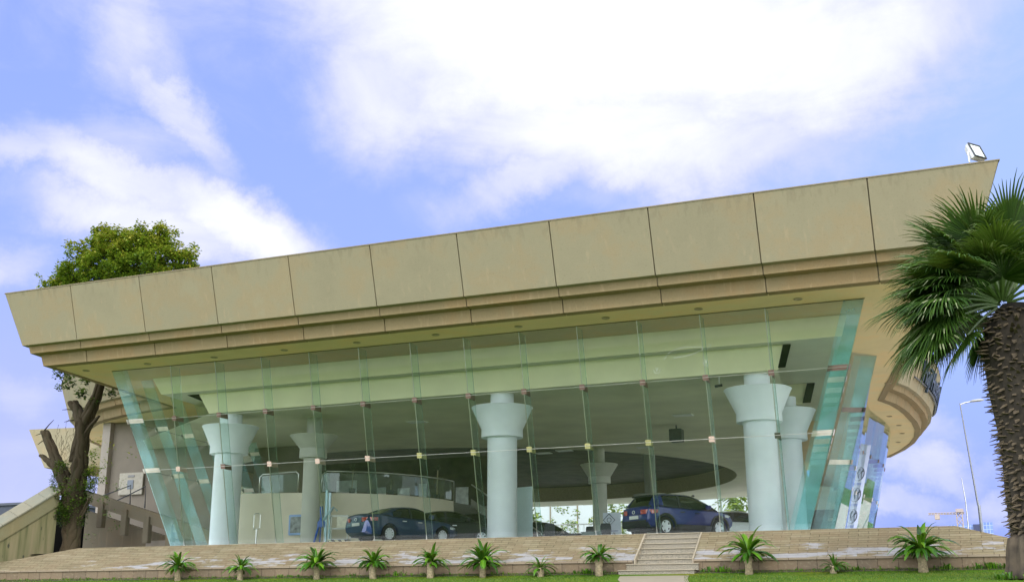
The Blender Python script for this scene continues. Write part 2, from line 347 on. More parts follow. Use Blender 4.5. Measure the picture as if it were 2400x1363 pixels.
# ================================================================== PLINTH
def brick_mat(name, bw, bh, c1, c2, mortar, eff=True, off=.5, ms=.012, effc=(.34, .355, .38)):
    m, t, b = newmat(name); setp(b, rough=.9, spec=.2)
    uv = N(t, 'ShaderNodeTexCoord').outputs['UV']
    br = N(t, 'ShaderNodeTexBrick'); t.links.new(uv, br.inputs['Vector'])
    br.inputs['Scale'].default_value = 1; br.inputs['Brick Width'].default_value = bw; br.inputs['Row Height'].default_value = bh
    br.inputs['Mortar Size'].default_value = ms; br.inputs['Mortar Smooth'].default_value = .3; br.inputs['Bias'].default_value = 0; br.offset = off
    br.inputs['Color1'].default_value = (*c1, 1); br.inputs['Color2'].default_value = (*c2, 1); br.inputs['Mortar'].default_value = (*mortar, 1)
    a = N(t, 'ShaderNodeTexNoise'); t.links.new(uv, a.inputs['Vector']); a.inputs['Scale'].default_value = 1.1; a.inputs['Detail'].default_value = 6; a.inputs['Roughness'].default_value = .65
    f = N(t, 'ShaderNodeTexNoise'); t.links.new(uv, f.inputs['Vector']); f.inputs['Scale'].default_value = 11; f.inputs['Detail'].default_value = 5
    c = mixc(t, maprange(t, a.outputs[0], .35, .7, 0, .45), br.outputs[0], (.20, .14, .08))
    c = mixc(t, maprange(t, f.outputs[0], .5, .75, 0, .4), c, (.30, .26, .16))
    if eff:
        # salt bloom on the lower courses, broken into whole bricks
        sp = N(t, 'ShaderNodeSeparateXYZ'); t.links.new(uv, sp.inputs[0])
        e = N(t, 'ShaderNodeTexNoise'); mp_ = N(t, 'ShaderNodeMapping'); t.links.new(uv, mp_.inputs[0]); mp_.inputs['Scale'].default_value = (.32, 1.6, 1)
        t.links.new(mp_.outputs[0], e.inputs['Vector']); e.inputs['Scale'].default_value = 1.3; e.inputs['Detail'].default_value = 8; e.inputs['Roughness'].default_value = .7
        lowb = mth(t, 'MULTIPLY', maprange(t, sp.outputs[1], 1.35, .35, 0, .235), maprange(t, sp.outputs[0], -36.5, -31.0, .3, 1.0))
        row = mth(t, 'FLOOR', mth(t, 'DIVIDE', sp.outputs[1], bh)); sh_ = mth(t, 'MULTIPLY', mth(t, 'MODULO', row, 2.0), .5)
        cx_ = mth(t, 'FLOOR', mth(t, 'ADD', mth(t, 'DIVIDE', sp.outputs[0], bw), sh_)); cc_ = N(t, 'ShaderNodeCombineXYZ'); t.links.new(cx_, cc_.inputs[0]); t.links.new(row, cc_.inputs[1])
        wn = N(t, 'ShaderNodeTexWhiteNoise'); t.links.new(cc_.outputs[0], wn.inputs['Vector'])
        c = mixc(t, maprange(t, wn.outputs['Value'], .7, 1.0, 0, .35, False), c, (.30, .265, .17)); c = mixc(t, maprange(t, wn.outputs['Value'], .25, .0, 0, .4, False), c, (.17, .13, .075))
        fac = maprange(t, mth(t, 'ADD', mth(t, 'ADD', e.outputs[0], lowb), mth(t, 'MULTIPLY', wn.outputs['Value'], .10)), .76, .84, 0, .6)
        c = mixc(t, fac, c, effc)
    t.links.new(c, b.inputs['Base Color'])
    bp = N(t, 'ShaderNodeBump'); bp.inputs['Strength'].default_value = .8; bp.inputs['Distance'].default_value = .012
    hh = mth(t, 'ADD', mth(t, 'SUBTRACT', 1.0, br.outputs['Fac']), mth(t, 'MULTIPLY', f.outputs[0], .4))
    t.links.new(hh, bp.inputs['Height']); t.links.new(bp.outputs[0], b.inputs['Normal'])
    return m
M['brick'] = brick_mat('sloped_brick', .62, .135, (.215, .185, .105), (.165, .14, .078), (.07, .055, .03))
M['block'] = brick_mat('kerb_block', .62, .34, (.19, .145, .09), (.14, .11, .07), (.06, .045, .03), eff=False)
M['capst'] = brick_mat('kerb_cap', .9, .3, (.30, .25, .17), (.25, .20, .14), (.12, .09, .06), eff=False)
TZ = 2.30       # terrace level above the eye
YK, YT = 38.0, 39.45      # kerb face, terrace edge
XL, XR = -36.6, -.75        # ends of the terrace edge
KL, KR = -42.6, 2.6        # ends of the kerb wall
SX0, SX1 = -10.98, -9.02      # opening for the steps
plinth = empty('brick_plinth', (0, YK, .95))
tag(plinth, 'long sloping brick plinth with a low block kerb in front of the glass hall', 'brick plinth')
def at(o, parent=plinth):
    return o
def uvq(bm, pts, uvs, mi=0):
    uvl = bm.loops.layers.uv.verify()
    f = bm.faces.new([bm.verts.new(Vector(p)) for p in pts]); f.material_index = mi
    for l, u in zip(f.loops, uvs): l[uvl].uv = u
    return f
off = Vector(plinth.location)
def rel(o, root):
    o.data.transform(Matrix.Translation(-Vector(root.location)))
    o.parent = root
    return o
kz = 1.34
bm = B()
sl = math.hypot(YT - YK - .06, TZ - kz)
def slope(x0, x1, xa, xb):
    uvq(bm, [(x0, YK + .06, kz), (x1, YK + .06, kz), (xb, YT, TZ), (xa, YT, TZ)], [(x0, 0), (x1, 0), (xb, sl), (xa, sl)])
slope(KL, SX0 - .02, XL, SX0 - .02)
slope(SX1 + .02, KR, SX1 + .02, XR)
# returning side slopes
uvq(bm, [(KR, YK + .06, kz), (KR + 1.2, 75, kz), (-2.0, 75, TZ), (XR, YT, TZ)], [(0, 0), (37, 0), (35, 1.7), (0, 1.7)])
o = rel(link('brick_slope', bm, M['brick']), plinth)
bm = B()
for x0, x1 in ((KL, SX0 - .09), (SX1 + .04, KR)):
    uvq(bm, [(x0, YK, .55), (x1, YK, .55), (x1, YK, kz - .07), (x0, YK, kz - .07)], [(x0, .62), (x1, .62), (x1, 1.34), (x0, 1.34)])
    if x0 > -20: uvq(bm, [(x1, YK, .55), (x1 + 1.2, 75, .55), (x1 + 1.2, 75, kz), (x1, YK, kz)], [(0, 0), (37, 0), (37, .8), (0, .8)])
o = rel(link('kerb_wall', bm, M['block']), plinth)
bm = B()
for x0, x1 in ((KL, SX0 - .09), (SX1 + .04, KR)):
    uvq(bm, [(x0, YK - .04, kz - .07), (x1, YK - .04, kz - .07), (x1, YK - .04, kz), (x0, YK - .04, kz)], [(x0, 0), (x1, 0), (x1, .28), (x0, .28)])
    uvq(bm, [(x0, YK - .04, kz), (x1, YK - .04, kz), (x1, YK + .07, kz + .003), (x0, YK + .07, kz + .003)], [(x0, 0), (x1, 0), (x1, .28), (x0, .28)])
    uvq(bm, [(x0, YK - .001, kz - .07), (x1, YK - .001, kz - .07), (x1, YK - .04, kz - .07), (x0, YK - .04, kz - .07)], [(x0, 0), (x1, 0), (x1, .1), (x0, .1)])
o = rel(link('kerb_cap', bm, M['capst']), plinth)
bm = B()
f = bm.faces.new([bm.verts.new(p) for p in ((XL, YT, TZ - .002), (XR, YT, TZ - .002), (-1.6, 75, TZ - .002), (-1.6, 110, TZ - .002), (-70, 110, TZ - .002), (-70, 60, TZ - .002), (-44, 45, TZ - .002))])
o = rel(link('terrace_floor', bm, M['floor']), plinth)
# cheek walls either side of the steps
M['kerbst'] = plain('pale_edging_stone', (.30, .26, .18), rough=.8, var=.12, scale=4)
for x0, x1 in ((SX0 - .06, SX0), (SX1, SX1 + .05)):
    bm = B(); hexa(bm, [(x0, YK - .02, .6), (x1, YK - .02, .6), (x1, YT, .6), (x0, YT, .6), (x0, YK - .02, kz + .03), (x1, YK - .02, kz + .03), (x1, YT, TZ + .012), (x0, YT, TZ + .012)])
    o = rel(link('cheek_edging', bm, M['kerbst']), plinth)

# ------------------------------------------------------------------ granite steps
m, t, b = newmat('flecked_granite'); setp(b, rough=.7, spec=.3)
g = N(t, 'ShaderNodeNewGeometry').outputs['Position']
f1 = N(t, 'ShaderNodeTexNoise'); t.links.new(g, f1.inputs['Vector']); f1.inputs['Scale'].default_value = 38; f1.inputs['Detail'].default_value = 3; f1.inputs['Roughness'].default_value = .8
a = N(t, 'ShaderNodeTexNoise'); t.links.new(g, a.inputs['Vector']); a.inputs['Scale'].default_value = 2.2; a.inputs['Detail'].default_value = 5
gc = ramp(t, f1.outputs[0], [(.36, (.06, .055, .04)), (.47, (.19, .175, .13)), (.6, (.33, .30, .22))])
gc = mixc(t, maprange(t, a.outputs[0], .4, .7, 0, .4), gc, (.20, .17, .11))
t.links.new(gc, b.inputs['Base Color']); M['granite'] = m
M['tread'] = plain('granite_tread', (.32, .28, .19), rough=.6, var=.12, scale=12)
steps = empty('granite_steps', (-10, 37.3, .8))
tag(steps, 'flight of grey flecked granite steps with thin overhanging treads climbing the brick slope', 'steps')
nos = [(39.42, 2.30), (39.16, 2.12), (38.92, 1.94), (38.68, 1.76), (38.44, 1.575), (38.20, 1.39)]
low = [(37.92, 1.22), (37.60, 1.01)]
for i, (y, z) in enumerate(nos):
    zb = nos[i + 1][1] if i + 1 < len(nos) else low[0][1]
    bm = B(); box(bm, SX0 + .003, SX1 - .003, y, y + .30, zb - .02, z - .034); o = rel(link('riser', bm, M['granite']), steps)
    bm = B(); rbox(bm, SX0 + .002, SX1 - .002, y - .035, y + .30, z - .032, z, .008); o = rel(link('tread', bm, M['tread']), steps)
for i, (y, z) in enumerate(low):
    zb = low[1][1] if i == 0 else .70
    xa, xb = (SX0 - .30, SX1 + .22) if i == 0 else (SX0 - .50, SX1 + .14)
    bm = B(); box(bm, xa, xb, y, 38.2, zb - .02, z - .034); o = rel(link('riser', bm, M['granite']), steps)
    bm = B(); rbox(bm, xa - .02, xb + .02, y - .035, 38.2, z - .032, z, .008); o = rel(link('tread', bm, M['tread']), steps)

# ================================================================== THE HALL
hall = empty('showroom_hall', (-18, 40, TZ))
tag(hall, 'wide car showroom with a leaning glass front under a massive stepped concrete roof edge', 'showroom')
def part(name, bm, mat, parent=None, **k):
    root = parent or hall
    o = link(name, bm, mat, None, **k)
    if root is hall: o.data.transform(Matrix.Translation(-Vector(hall.location)))
    else:
        o.data.transform(Matrix.Translation(-Vector(hall.location)))
    o.parent = root
    return o
FRONT_L, FRONT_R = (-36.42, 36.15), (.02, 36.15)
jx = [-34.03 + (31.87 / 9) * k for k in range(10)]     # joints of the front fascia
outline = [(-60, 96), (-56, 72), (-52.6, 58.0), (-51.2, 55.0), (-49.8, 53.0), (-47.7, 51.0), (-45.7, 49.5), (-44.3, 48.75), (-42.3, 47.9), (-40.6, 47.35), (-38.3, 46.8),
           FRONT_L] + [(x, 36.15) for x in jx] + [FRONT_R,
           (-.92, 41.9), (-1.87, 47.6), (-2.83, 53.3), (-3.81, 59.14), (-3.35, 60.76), (-3.08, 62.5), (-2.91, 64.16), (-2.69, 67.62), (-2.67, 70.57), (-2.88, 73.8), (-3.35, 77.0), (-4.15, 80.4), (-5.4, 84.3), (-8.2, 88.0), (-13, 91.5), (-20, 94)]
nO = len(outline)
def normals(closed=True):
    out = []
    for i in range(nO):
        p = Vector(outline[i]); a = Vector(outline[i - 1]); c = Vector(outline[(i + 1) % nO])
        d1 = (p - a).normalized(); d2 = (c - p).normalized()
        n1 = Vector((d1.y, -d1.x)); n2 = Vector((d2.y, -d2.x))   # outward: right side of travel
        nn = (n1 + n2); nn.normalize()
        out.append(nn / max(.35, nn.dot(n1)))
    return out
ON = normals()
def op(i, o_, z):
    i %= nO
    return Vector((outline[i][0] + ON[i].x * o_, outline[i][1] + ON[i].y * o_, z))
PROF = {
 'main': [(1.40, 12.74), (.70, 10.56), (.50, 10.53), (.62, 10.75), (1.22, 12.72)],
 'upper': [(.50, 10.53), (.43, 10.25), (.10, 10.21), (.12, 10.52)],
 'lower': [(.11, 10.22), (0, 9.76), (-.33, 9.73), (-.28, 10.19)],
}
def fpanel(i, kind, mat):
    """panel between outline vertices i and i+1"""
    j = (i + 1) % nO
    gap = .020
    bm = B(); rings = []
    P0 = Vector((*outline[i], 0)); P1 = Vector((*outline[j], 0)); d = (P1 - P0).normalized()
    for k, s in ((i, 1), (j, -1)):
        rings.append([op(k, o_, z) + d * s * gap for o_, z in PROF[kind]])
    loft(bm, rings)
    bmesh.ops.recalc_face_normals(bm, faces=bm.faces)
    return part({'main': 'fascia_panel', 'upper': 'upper_band', 'lower': 'lower_band'}[kind], bm, mat)
n_front0 = 11
for i in range(2, nO - 4):
    vis = True
    fpanel(i, 'main', M['conc']); fpanel(i, 'upper', M['conc_b'])
for i in range(2, nO - 4):
    if i <= 10 or True:
        fpanel(i, 'lower', M['conc_b'])
# dark sealant behind the joints
bm = B()
rings = [[op(i, o_, z) for o_, z in ((1.30, 12.70), (.655, 10.62), (.44, 10.50), (.40, 10.28), (.05, 10.24), (-.04, 9.80), (-.30, 9.78), (-.9, 12.6))] for i in range(nO)]
loft(bm, rings + [rings[0]], True, False)
bmesh.ops.remove_doubles(bm, verts=bm.verts, dist=1e-4); bmesh.ops.recalc_face_normals(bm, faces=bm.faces)
part('joint_sealant', bm, M['joint'])
# thin metal capping along the roof edge
bm = B()
rings = [[op(i, o_, z) for o_, z in ((1.415, 12.725), (1.415, 12.765), (1.15, 12.765), (1.15, 12.745), (1.40, 12.745))] for i in range(nO)]
loft(bm, rings + [rings[0]], True, False); bmesh.ops.recalc_face_normals(bm, faces=bm.faces)
part('edge_capping', bm, M['joint'])
bm = B(); bm.faces.new([bm.verts.new(op(i, .9, 12.55)) for i in range(nO)]); part('roof_deck', bm, M['roof'])
# soffit (one sheet, the interior ceilings hang under it)
bm = B(); bm.faces.new([bm.verts.new(op(i, -.28, 9.765)) for i in reversed(range(nO))]); part('soffit', bm, M['soffit'])

# recessed downlights in the soffit
dl = B()
lathe(dl, [(.15, 9.755), (.15, 9.735), (.11, 9.735), (.105, 9.758)], (0, 0, 0), 20)
me_dl = bpy.data.meshes.new('downlight'); dl.to_mesh(me_dl); dl.free(); me_dl.materials.append(M['rim'])
for x, y in [(-4.88, 37.43), (-8.27, 37.43), (-11.63, 37.4), (-14.99, 37.4), (-18.38, 37.4), (-21.8, 37.4), (-25.15, 37.45), (-28.59, 37.5), (-32.0, 37.5), (-35.4, 37.6), (-1.6, 44), (-2.5, 49.5), (-3.3, 54.5), (-5.1, 61.3), (-4.0, 64.8), (-3.75, 68.5), (-3.8, 72), (-4.3, 76), (-43.0, 50.5), (-46.5, 52.5)]:
    o = bpy.data.objects.new('downlight', me_dl); col.objects.link(o); o.parent = hall
    o.location = Vector((x, y, 0)) - Vector(hall.location)

# ------------------------------------------------------------------ interior ceilings
def prism(bm, pts, z0, z1):
    loft(bm, [[(x, y, z0) for x, y in pts], [(x, y, z1) for x, y in pts]])
    bmesh.ops.recalc_face_normals(bm, faces=bm.faces)
# first dropped beam: its front face leans like the fascia
bm = B(); hexa(bm, [(-33.55, 40.42, 9.04), (-3.85, 40.42, 9.04), (-7.2, 60, 9.04), (-36, 60, 9.04), (-33.95, 40.25, 9.758), (-3.6, 40.25, 9.758), (-7.0, 60, 9.758), (-36.5, 60, 9.758)])
part('ceiling_beam', bm, M['beam_under'])
bm = B(); hexa(bm, [(-33.56, 40.40, 9.03), (-3.85, 40.40, 9.03), (-3.85, 40.42, 9.03), (-33.56, 40.42, 9.03), (-33.96, 40.22, 9.76), (-3.6, 40.22, 9.76), (-3.6, 40.245, 9.76), (-33.96, 40.245, 9.76)])
part('beam_face', bm, M['beam'])
bm = B(); hexa(bm, [(-31.5, 41.22, 8.16), (-6.27, 41.22, 8.16), (-6.27, 41.26, 8.16), (-31.5, 41.26, 8.16), (-31.95, 41.0, 9.035), (-6.02, 41.0, 9.035), (-6.02, 41.04, 9.035), (-31.95, 41.04, 9.035)])
part('beam_face', bm, M['beam'])
M['lowceil'] = plain('low_ceiling_paint', (.66, .65, .47), rough=.75, var=.10, scale=.5)
from mathutils.geometry import tessellate_polygon
HC, HR = (-32.3, 73.0), 17.8
outer_ = [(-31.5, 41.27), (-6.3, 41.27), (-8.6, 62), (-11.5, 88), (-16, 92.5), (-24, 95.5), (-62, 95.5), (-60, 70), (-48, 58), (-40, 47)]
hole_ = [(HC[0] + HR * math.cos(2 * math.pi * k / 128), HC[1] + HR * math.sin(2 * math.pi * k / 128)) for k in range(128)]
V3 = [Vector((x, y, 8.16)) for x, y in outer_]; H3 = [Vector((x, y, 8.16)) for x, y in hole_]
tri = tessellate_polygon([V3, H3]); allv = V3 + H3
bm = B(); vv = [bm.verts.new(v) for v in allv]
for t3 in tri:
    try: bm.faces.new([vv[i] for i in t3])
    except ValueError: pass
part('low_ceiling', bm, M['lowceil'])
bm = B(); loft(bm, [[(x, y, 8.16) for x, y in hole_], [(x, y, 9.3) for x, y in hole_]], True, False); part('ceiling_well_rim', bm, M['rim'], smooth=True)
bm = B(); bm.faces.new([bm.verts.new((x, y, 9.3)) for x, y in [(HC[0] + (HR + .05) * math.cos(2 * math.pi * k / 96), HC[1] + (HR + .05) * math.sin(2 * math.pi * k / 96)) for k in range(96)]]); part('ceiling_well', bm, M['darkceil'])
for x, y in ((-22.62, 60.2), (-21.15, 59.6), (-16.6, 60.0), (-12.0, 50), (-24, 47)):
    bm = B(); rbox(bm, x - .45, x + .45, y - .3, y + .3, 8.12, 8.157, .01); part('ceiling_light', bm, M['white'])
bm = B(); rbox(bm, -13.35, -12.75, 52.6, 53.2, 7.35, 7.95, .02); sp_ = part('ceiling_speaker', bm, M['blackm'])
bm = B(); tube(bm, [(-13.05, 52.9, 7.9), (-13.05, 52.9, 8.15)], .04, 8); part('speaker_stem', bm, M['blackm'], parent=sp_)
# dark slot between the low ceiling and the side soffit
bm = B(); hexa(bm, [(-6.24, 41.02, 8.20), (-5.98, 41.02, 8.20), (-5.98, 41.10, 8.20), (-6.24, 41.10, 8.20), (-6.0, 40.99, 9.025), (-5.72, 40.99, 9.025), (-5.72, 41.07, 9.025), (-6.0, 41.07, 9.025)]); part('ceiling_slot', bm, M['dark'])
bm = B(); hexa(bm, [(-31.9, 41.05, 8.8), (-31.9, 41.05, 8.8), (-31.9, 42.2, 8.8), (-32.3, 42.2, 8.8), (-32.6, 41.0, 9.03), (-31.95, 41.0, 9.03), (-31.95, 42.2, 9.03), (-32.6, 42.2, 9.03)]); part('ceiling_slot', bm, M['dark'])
bm = B(); hexa(bm, [(-8.0, 49.3, 8.17), (-6.55, 49.3, 8.17), (-6.55, 49.34, 8.17), (-8.0, 49.34, 8.17), (-8.0, 49.1, 9.03), (-6.3, 49.1, 9.03), (-6.3, 49.14, 9.03), (-8.0, 49.14, 9.03)]); part('beam_face', bm, M['beam'])
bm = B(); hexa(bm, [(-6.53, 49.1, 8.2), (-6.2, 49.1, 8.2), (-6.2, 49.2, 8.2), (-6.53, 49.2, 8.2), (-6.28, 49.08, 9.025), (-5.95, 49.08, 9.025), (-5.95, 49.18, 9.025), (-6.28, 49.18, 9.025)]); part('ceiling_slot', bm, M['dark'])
# ------------------------------------------------------------------ columns
def column(x, y, r, zc=8.17, cm=None, rc=1.26, ztop=7.62, zring=6.72, zr0=6.38, rr_=.84):
    bm = B(); lathe(bm, [(r, TZ), (r, zr0 + .02)], (x, y), 48); s = part('column', bm, cm or M['col'], smooth=True, angle=40)
    bm = B(); lathe(bm, [(r + .02, zr0), (rr_, zr0), (rr_ + .005, zr0 + .04), (rr_, zring), (rc - .03, ztop - .05), (rc, ztop - .02), (rc - .02, ztop), (r * .8, ztop + .001), (r * .8, zc)], (x, y), 56)
    part('capital', bm, cm or M['col'], parent=s, smooth=True, angle=30)
column(-30.85, 42.0, .62)
column(-17.57, 42.0, .60)
column(-7.20, 42.0, .60)
column(-7.05, 47.4, .60)
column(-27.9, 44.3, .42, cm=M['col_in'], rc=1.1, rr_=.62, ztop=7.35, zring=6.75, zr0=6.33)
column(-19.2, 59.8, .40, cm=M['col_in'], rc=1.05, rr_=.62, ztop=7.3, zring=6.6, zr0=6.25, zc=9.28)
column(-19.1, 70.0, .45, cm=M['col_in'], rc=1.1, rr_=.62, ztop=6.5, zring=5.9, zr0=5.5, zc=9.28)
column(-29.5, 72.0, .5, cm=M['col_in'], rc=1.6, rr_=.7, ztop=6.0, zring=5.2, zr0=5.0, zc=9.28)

# ------------------------------------------------------------------ glazing
# front plane
def FP(x, z):  # point on the leaning front glass
    return Vector((x, 39.99 - (z - 2.33) * (1.77 / 7.33), z))
GZ0, GZ1 = 2.31, 9.758
SD = Vector((-.155, 1, 0)).normalized()     # direction of the side walls
step = 2.2945
JX = [-31.37 + step * k for k in range(12)]
def cornerL(z): return FP(-32.09 - (z - 2.33) * (2.38 / 7.33), z)
def cornerR(z): return FP(-5.35 + (z - 2.33) * (2.52 / 7.33), z)
def pane(a0, b0, b1, a1, th=.012, name='glass_pane', mat=None, gap=.006):
    """quad a0 b0 (bottom) b1 a1 (top) as a thin sheet"""
    bm = B()
    bm.faces.new([bm.verts.new(p) for p in (a0, b0, b1, a1)])
    return part(name, bm, mat or M['glass'])
bars = B()
xs_ = [None] + JX + [None]
for k in range(13):
    def px(i, z):
        return cornerL(z) if i == 0 else (cornerR(z) if i == 13 else FP(JX[i - 1], z))
    e0 = Vector((.008, 0, 0))
    pane(px(k, GZ0) + e0, px(k + 1, GZ0) - e0, px(k + 1, GZ1) - e0, px(k, GZ1) + e0)
clamp_bm = {}
def fin(pb, pt, din, w0=.55, w1=.62, mat=None, facade_n=Vector((0, -1, 0)), rows=(5.48, 7.58), side=False, rowmat=None, cmat=None):
    """glass fin standing behind a joint. pb/pt bottom and top points, din inward direction"""
    bm = B()
    th = din.cross((pt - pb).normalized()).normalized() * .011
    q = [pb + din * .02, pb + din * (w0), pt + din * (w1), pt + din * .02]
    vs = [bm.verts.new(p + th) for p in q] + [bm.verts.new(p - th) for p in q]
    f = bm.faces.new(vs[:4]); f.material_index = 0
    for i in (1, 3):
        j = (i + 1) % 4
        f = bm.faces.new((vs[j], vs[i], vs[i + 4], vs[j + 4])); f.material_index = 1
    fo = part('glass_fin', bm, [mat or M['fin'], M['edge']])
    up = (pt - pb).normalized()
    for z in rows:
        t_ = (z - pb.z) / (pt.z - pb.z); c = pb.lerp(pt, t_)
        w = (w0 + (w1 - w0) * t_)
        tn = din.cross(up).normalized()
        bm = B()
        # outer square plate, on the face of the glass
        out = -din
        nrm = tn.cross(up).normalized()
        if nrm.dot(out) < 0: nrm = -nrm
        s = .10
        for so in (.012,):
            A = [c + nrm * so + tn * a + up * b_ for a, b_ in ((-s, -s), (s, -s), (s, s), (-s, s))]
            Bq = [p + nrm * .014 for p in A]
            hexa(bm, A + Bq)
        # side plates on the fin
        for sgn in (1, -1):
            A = [c + din * d_ + up * b_ + tn * sgn * .014 for d_, b_ in ((.05, -.10), (w * .98, -.10), (w * .98, .10), (.05, .10))]
            Bq = [p + tn * sgn * .012 for p in A]
            hexa(bm, A + Bq)
        bmesh.ops.recalc_face_normals(bm, faces=bm.faces)
        part('clamp', bm, cmat or (M['cl_brown'] if z > 6.5 else rowmat or M['clamp_l']), parent=fo)
    return fo
for k in range(12):
    fin(FP(JX[k], GZ0), FP(JX[k], GZ1), Vector((0, 1, 0)), rowmat=[M['cl_pink'], M['cl_brown'], M['cl_pink'], M['cl_pink'], M['cl_pink'], M['cl_gold'], M['cl_gold'], M['cl_gold'], M['cl_gold'], M['cl_gold'], M['cl_pink'], M['cl_dark']][k])
    bm = B(); a_ = FP(JX[k], GZ0); b__ = FP(JX[k], GZ1); yv = Vector((0, -.012, 0)); hexa(bm, [a_ + Vector((-.011, -.012, 0)), a_ + Vector((.011, -.012, 0)), a_ + Vector((.011, .012, 0)), a_ + Vector((-.011, .012, 0)), b__ + Vector((-.011, -.012, 0)), b__ + Vector((.011, -.012, 0)), b__ + Vector((.011, .012, 0)), b__ + Vector((-.011, .012, 0))]); part('glass_joint', bm, M['steel'])
fin(cornerL(GZ0), cornerL(GZ1), Vector((1, 0.02, 0)).normalized(), w0=.76, w1=.80, mat=M['finside'], cmat=M['clamp_l'])
fin(cornerR(GZ0), cornerR(GZ1), Vector((-1, 0.05, 0)).normalized(), w0=.74, w1=.70, mat=M['finside'])
# long sides
NL = 6
def SL(s, z): return cornerL(z) + SD * s
def SR(s, z): return cornerR(z) + SD * s
sst = 2.33
for k in range(NL):
    pane(SL(k * sst + .01, GZ0), SL((k + 1) * sst - .01, GZ0), SL((k + 1) * sst - .01, GZ1), SL(k * sst + .01, GZ1))
    fin(SL((k + 1) * sst, GZ0), SL((k + 1) * sst, GZ1), Vector((1, 0, 0)), w0=.60, w1=.64, mat=M['finside'], side=True, cmat=M['clamp_l'])
for k in range(4):
    L0, L1 = k * 2.2 + .01, (k + 1) * 2.2 - .01
    pane(SR(L0, GZ0), SR(L1, GZ0), SR(L1, GZ1), SR(L0, GZ1))
    fin(SR((k + 1) * 2.2, GZ0), SR((k + 1) * 2.2, GZ1), Vector((-1, 0, 0)), w0=.60, w1=.64, mat=M['finside'], side=True, cmat=M['clamp_l'])
# return bay and second stretch
def lean(x, y, z, lx=.335, ly=0.0):   # bottom pulled in
    k = (9.66 - z); return Vector((x - lx * k, y + ly * k, z))
def QR(k, z):   # points along the right hand rear side, top coordinates
    pts = [(-4.12, 46.9), (-3.26, 48.0), (-3.62, 50.4), (-3.96, 52.8), (-4.28, 55.2), (-4.56, 57.6), (-4.76, 60.0), (-4.81, 62.4), (-4.62, 64.6), (-4.40, 66.9), (-4.33, 69.2), (-4.44, 71.5), (-4.72, 74.0), (-5.3, 77.0), (-6.4, 80.0), (-8.2, 82.6), (-11, 85), (-15, 87)]
    x, y = pts[k]
    return lean(x, y, z, .26 if k > 1 else .33, .06)
for k in range(16):
    pane(QR(k, GZ0), QR(k + 1, GZ0), QR(k + 1, GZ1), QR(k, GZ1))
    if k > 0:
        fin(QR(k, GZ0), QR(k, GZ1), Vector((-1, .0 if k < 7 else .05, 0)).normalized(), w0=.55, w1=.62, mat=M['finside'], side=True)
fin(QR(1, GZ0) + Vector((0, .03, 0)), QR(1, GZ1) + Vector((0, .03, 0)), Vector((-1, -.5, 0)).normalized(), w0=.95, w1=.95, mat=M['finside'])
# horizontal cables linking the clamps
for z in (5.48, 7.58):
    bm = B()
    tube(bm, [cornerL(z) - Vector((0, .035, 0)), cornerR(z) - Vector((0, .035, 0))], .009, 6)
    part('cable', bm, M['cable'])
    for S_, n_ in ((SL, NL * sst), (SR, 8.8)):
        bm = B(); tube(bm, [S_(0, z), S_(n_, z)], .009, 6); part('cable', bm, M['blackm'])
    bm = B(); tube(bm, [QR(k, z) for k in range(1, 16)], .009, 6); part('cable', bm, M['blackm'])
# slim base channel of the front glass
bm = B(); box(bm, -32.2, -5.2, 39.95, 40.05, TZ, TZ + .03); part('base_channel', bm, M['steel'])
# thin sealant along the soffit at the top of the glass
bm = B(); tube(bm, [cornerL(9.755), cornerR(9.755)], .02, 6); part('top_channel', bm, M['joint'])
# ================================================================== INSIDE THE HALL
# curved half-height wall of the raised deck with its glass balustrade
deck = empty('raised_deck', (-29, 47, TZ))
tag(deck, 'raised inner deck with a cream curved front wall and a glass balustrade on top', 'raised deck')
def dpart(name, bm, mat, parent=None, root=deck, **k):
    o = link(name, bm, mat, None, **k); o.data.transform(Matrix.Translation(-Vector(root.location))); o.parent = parent or root; return o
arc = [(-32.6, 44.3), (-31.6, 44.3), (-30.5, 44.5), (-29.0, 44.95), (-27.63, 45.6), (-26.3, 46.6), (-25.4, 47.8), (-24.8, 49.2), (-24.45, 50.6), (-24.40, 52.0)]
def cat(pts, n=6):
    out = []
    P = [pts[0]] + list(pts) + [pts[-1]]
    for i in range(1, len(P) - 2):
        for k in range(n):
            t_ = k / n; a, b_, c, d = (Vector(P[i - 1]), Vector(P[i]), Vector(P[i + 1]), Vector(P[i + 2]))
            out.append(.5 * ((2 * b_) + (c - a) * t_ + (2 * a - 5 * b_ + 4 * c - d) * t_ ** 2 + (3 * b_ - a - 3 * c + d) * t_ ** 3))
    out.append(Vector(pts[-1])); return out
AR = cat(arc)
ZD = 4.87
bm = B()
rings = [[(p.x, p.y, TZ), (p.x, p.y, ZD), (p.x - .15, p.y + .25, ZD), (p.x - .15, p.y + .25, TZ)] for p in AR]
loft(bm, rings); bmesh.ops.recalc_face_normals(bm, faces=bm.faces)
dpart('curved_wall', bm, M['mezz'], smooth=True, angle=30)
bm = B(); bm.faces.new([bm.verts.new((p.x - .1, p.y + .2, ZD - .02)) for p in AR] + [bm.verts.new(q) for q in ((-24.5, 60, ZD - .02), (-32.7, 60, ZD - .02))]); dpart('deck_floor', bm, M['floor'])
RL = [p for p in AR if -28.3 < p.x]
bm = B(); tube(bm, [(RL[0].x, RL[0].y + .1, ZD)] + [(RL[0].x, RL[0].y + .1, ZD + .85)] + [(p.x - .05, p.y + .1, ZD + 1.0) for p in RL[1:]] + [(RL[-1].x - .05, RL[-1].y + .1, ZD)], .035, 8); dpart('handrail', bm, M['steel'], smooth=True)
M['bal'] = glass('balustrade_glass', (.72, .86, .82), refl=1.6, dirt_sheen=.12)
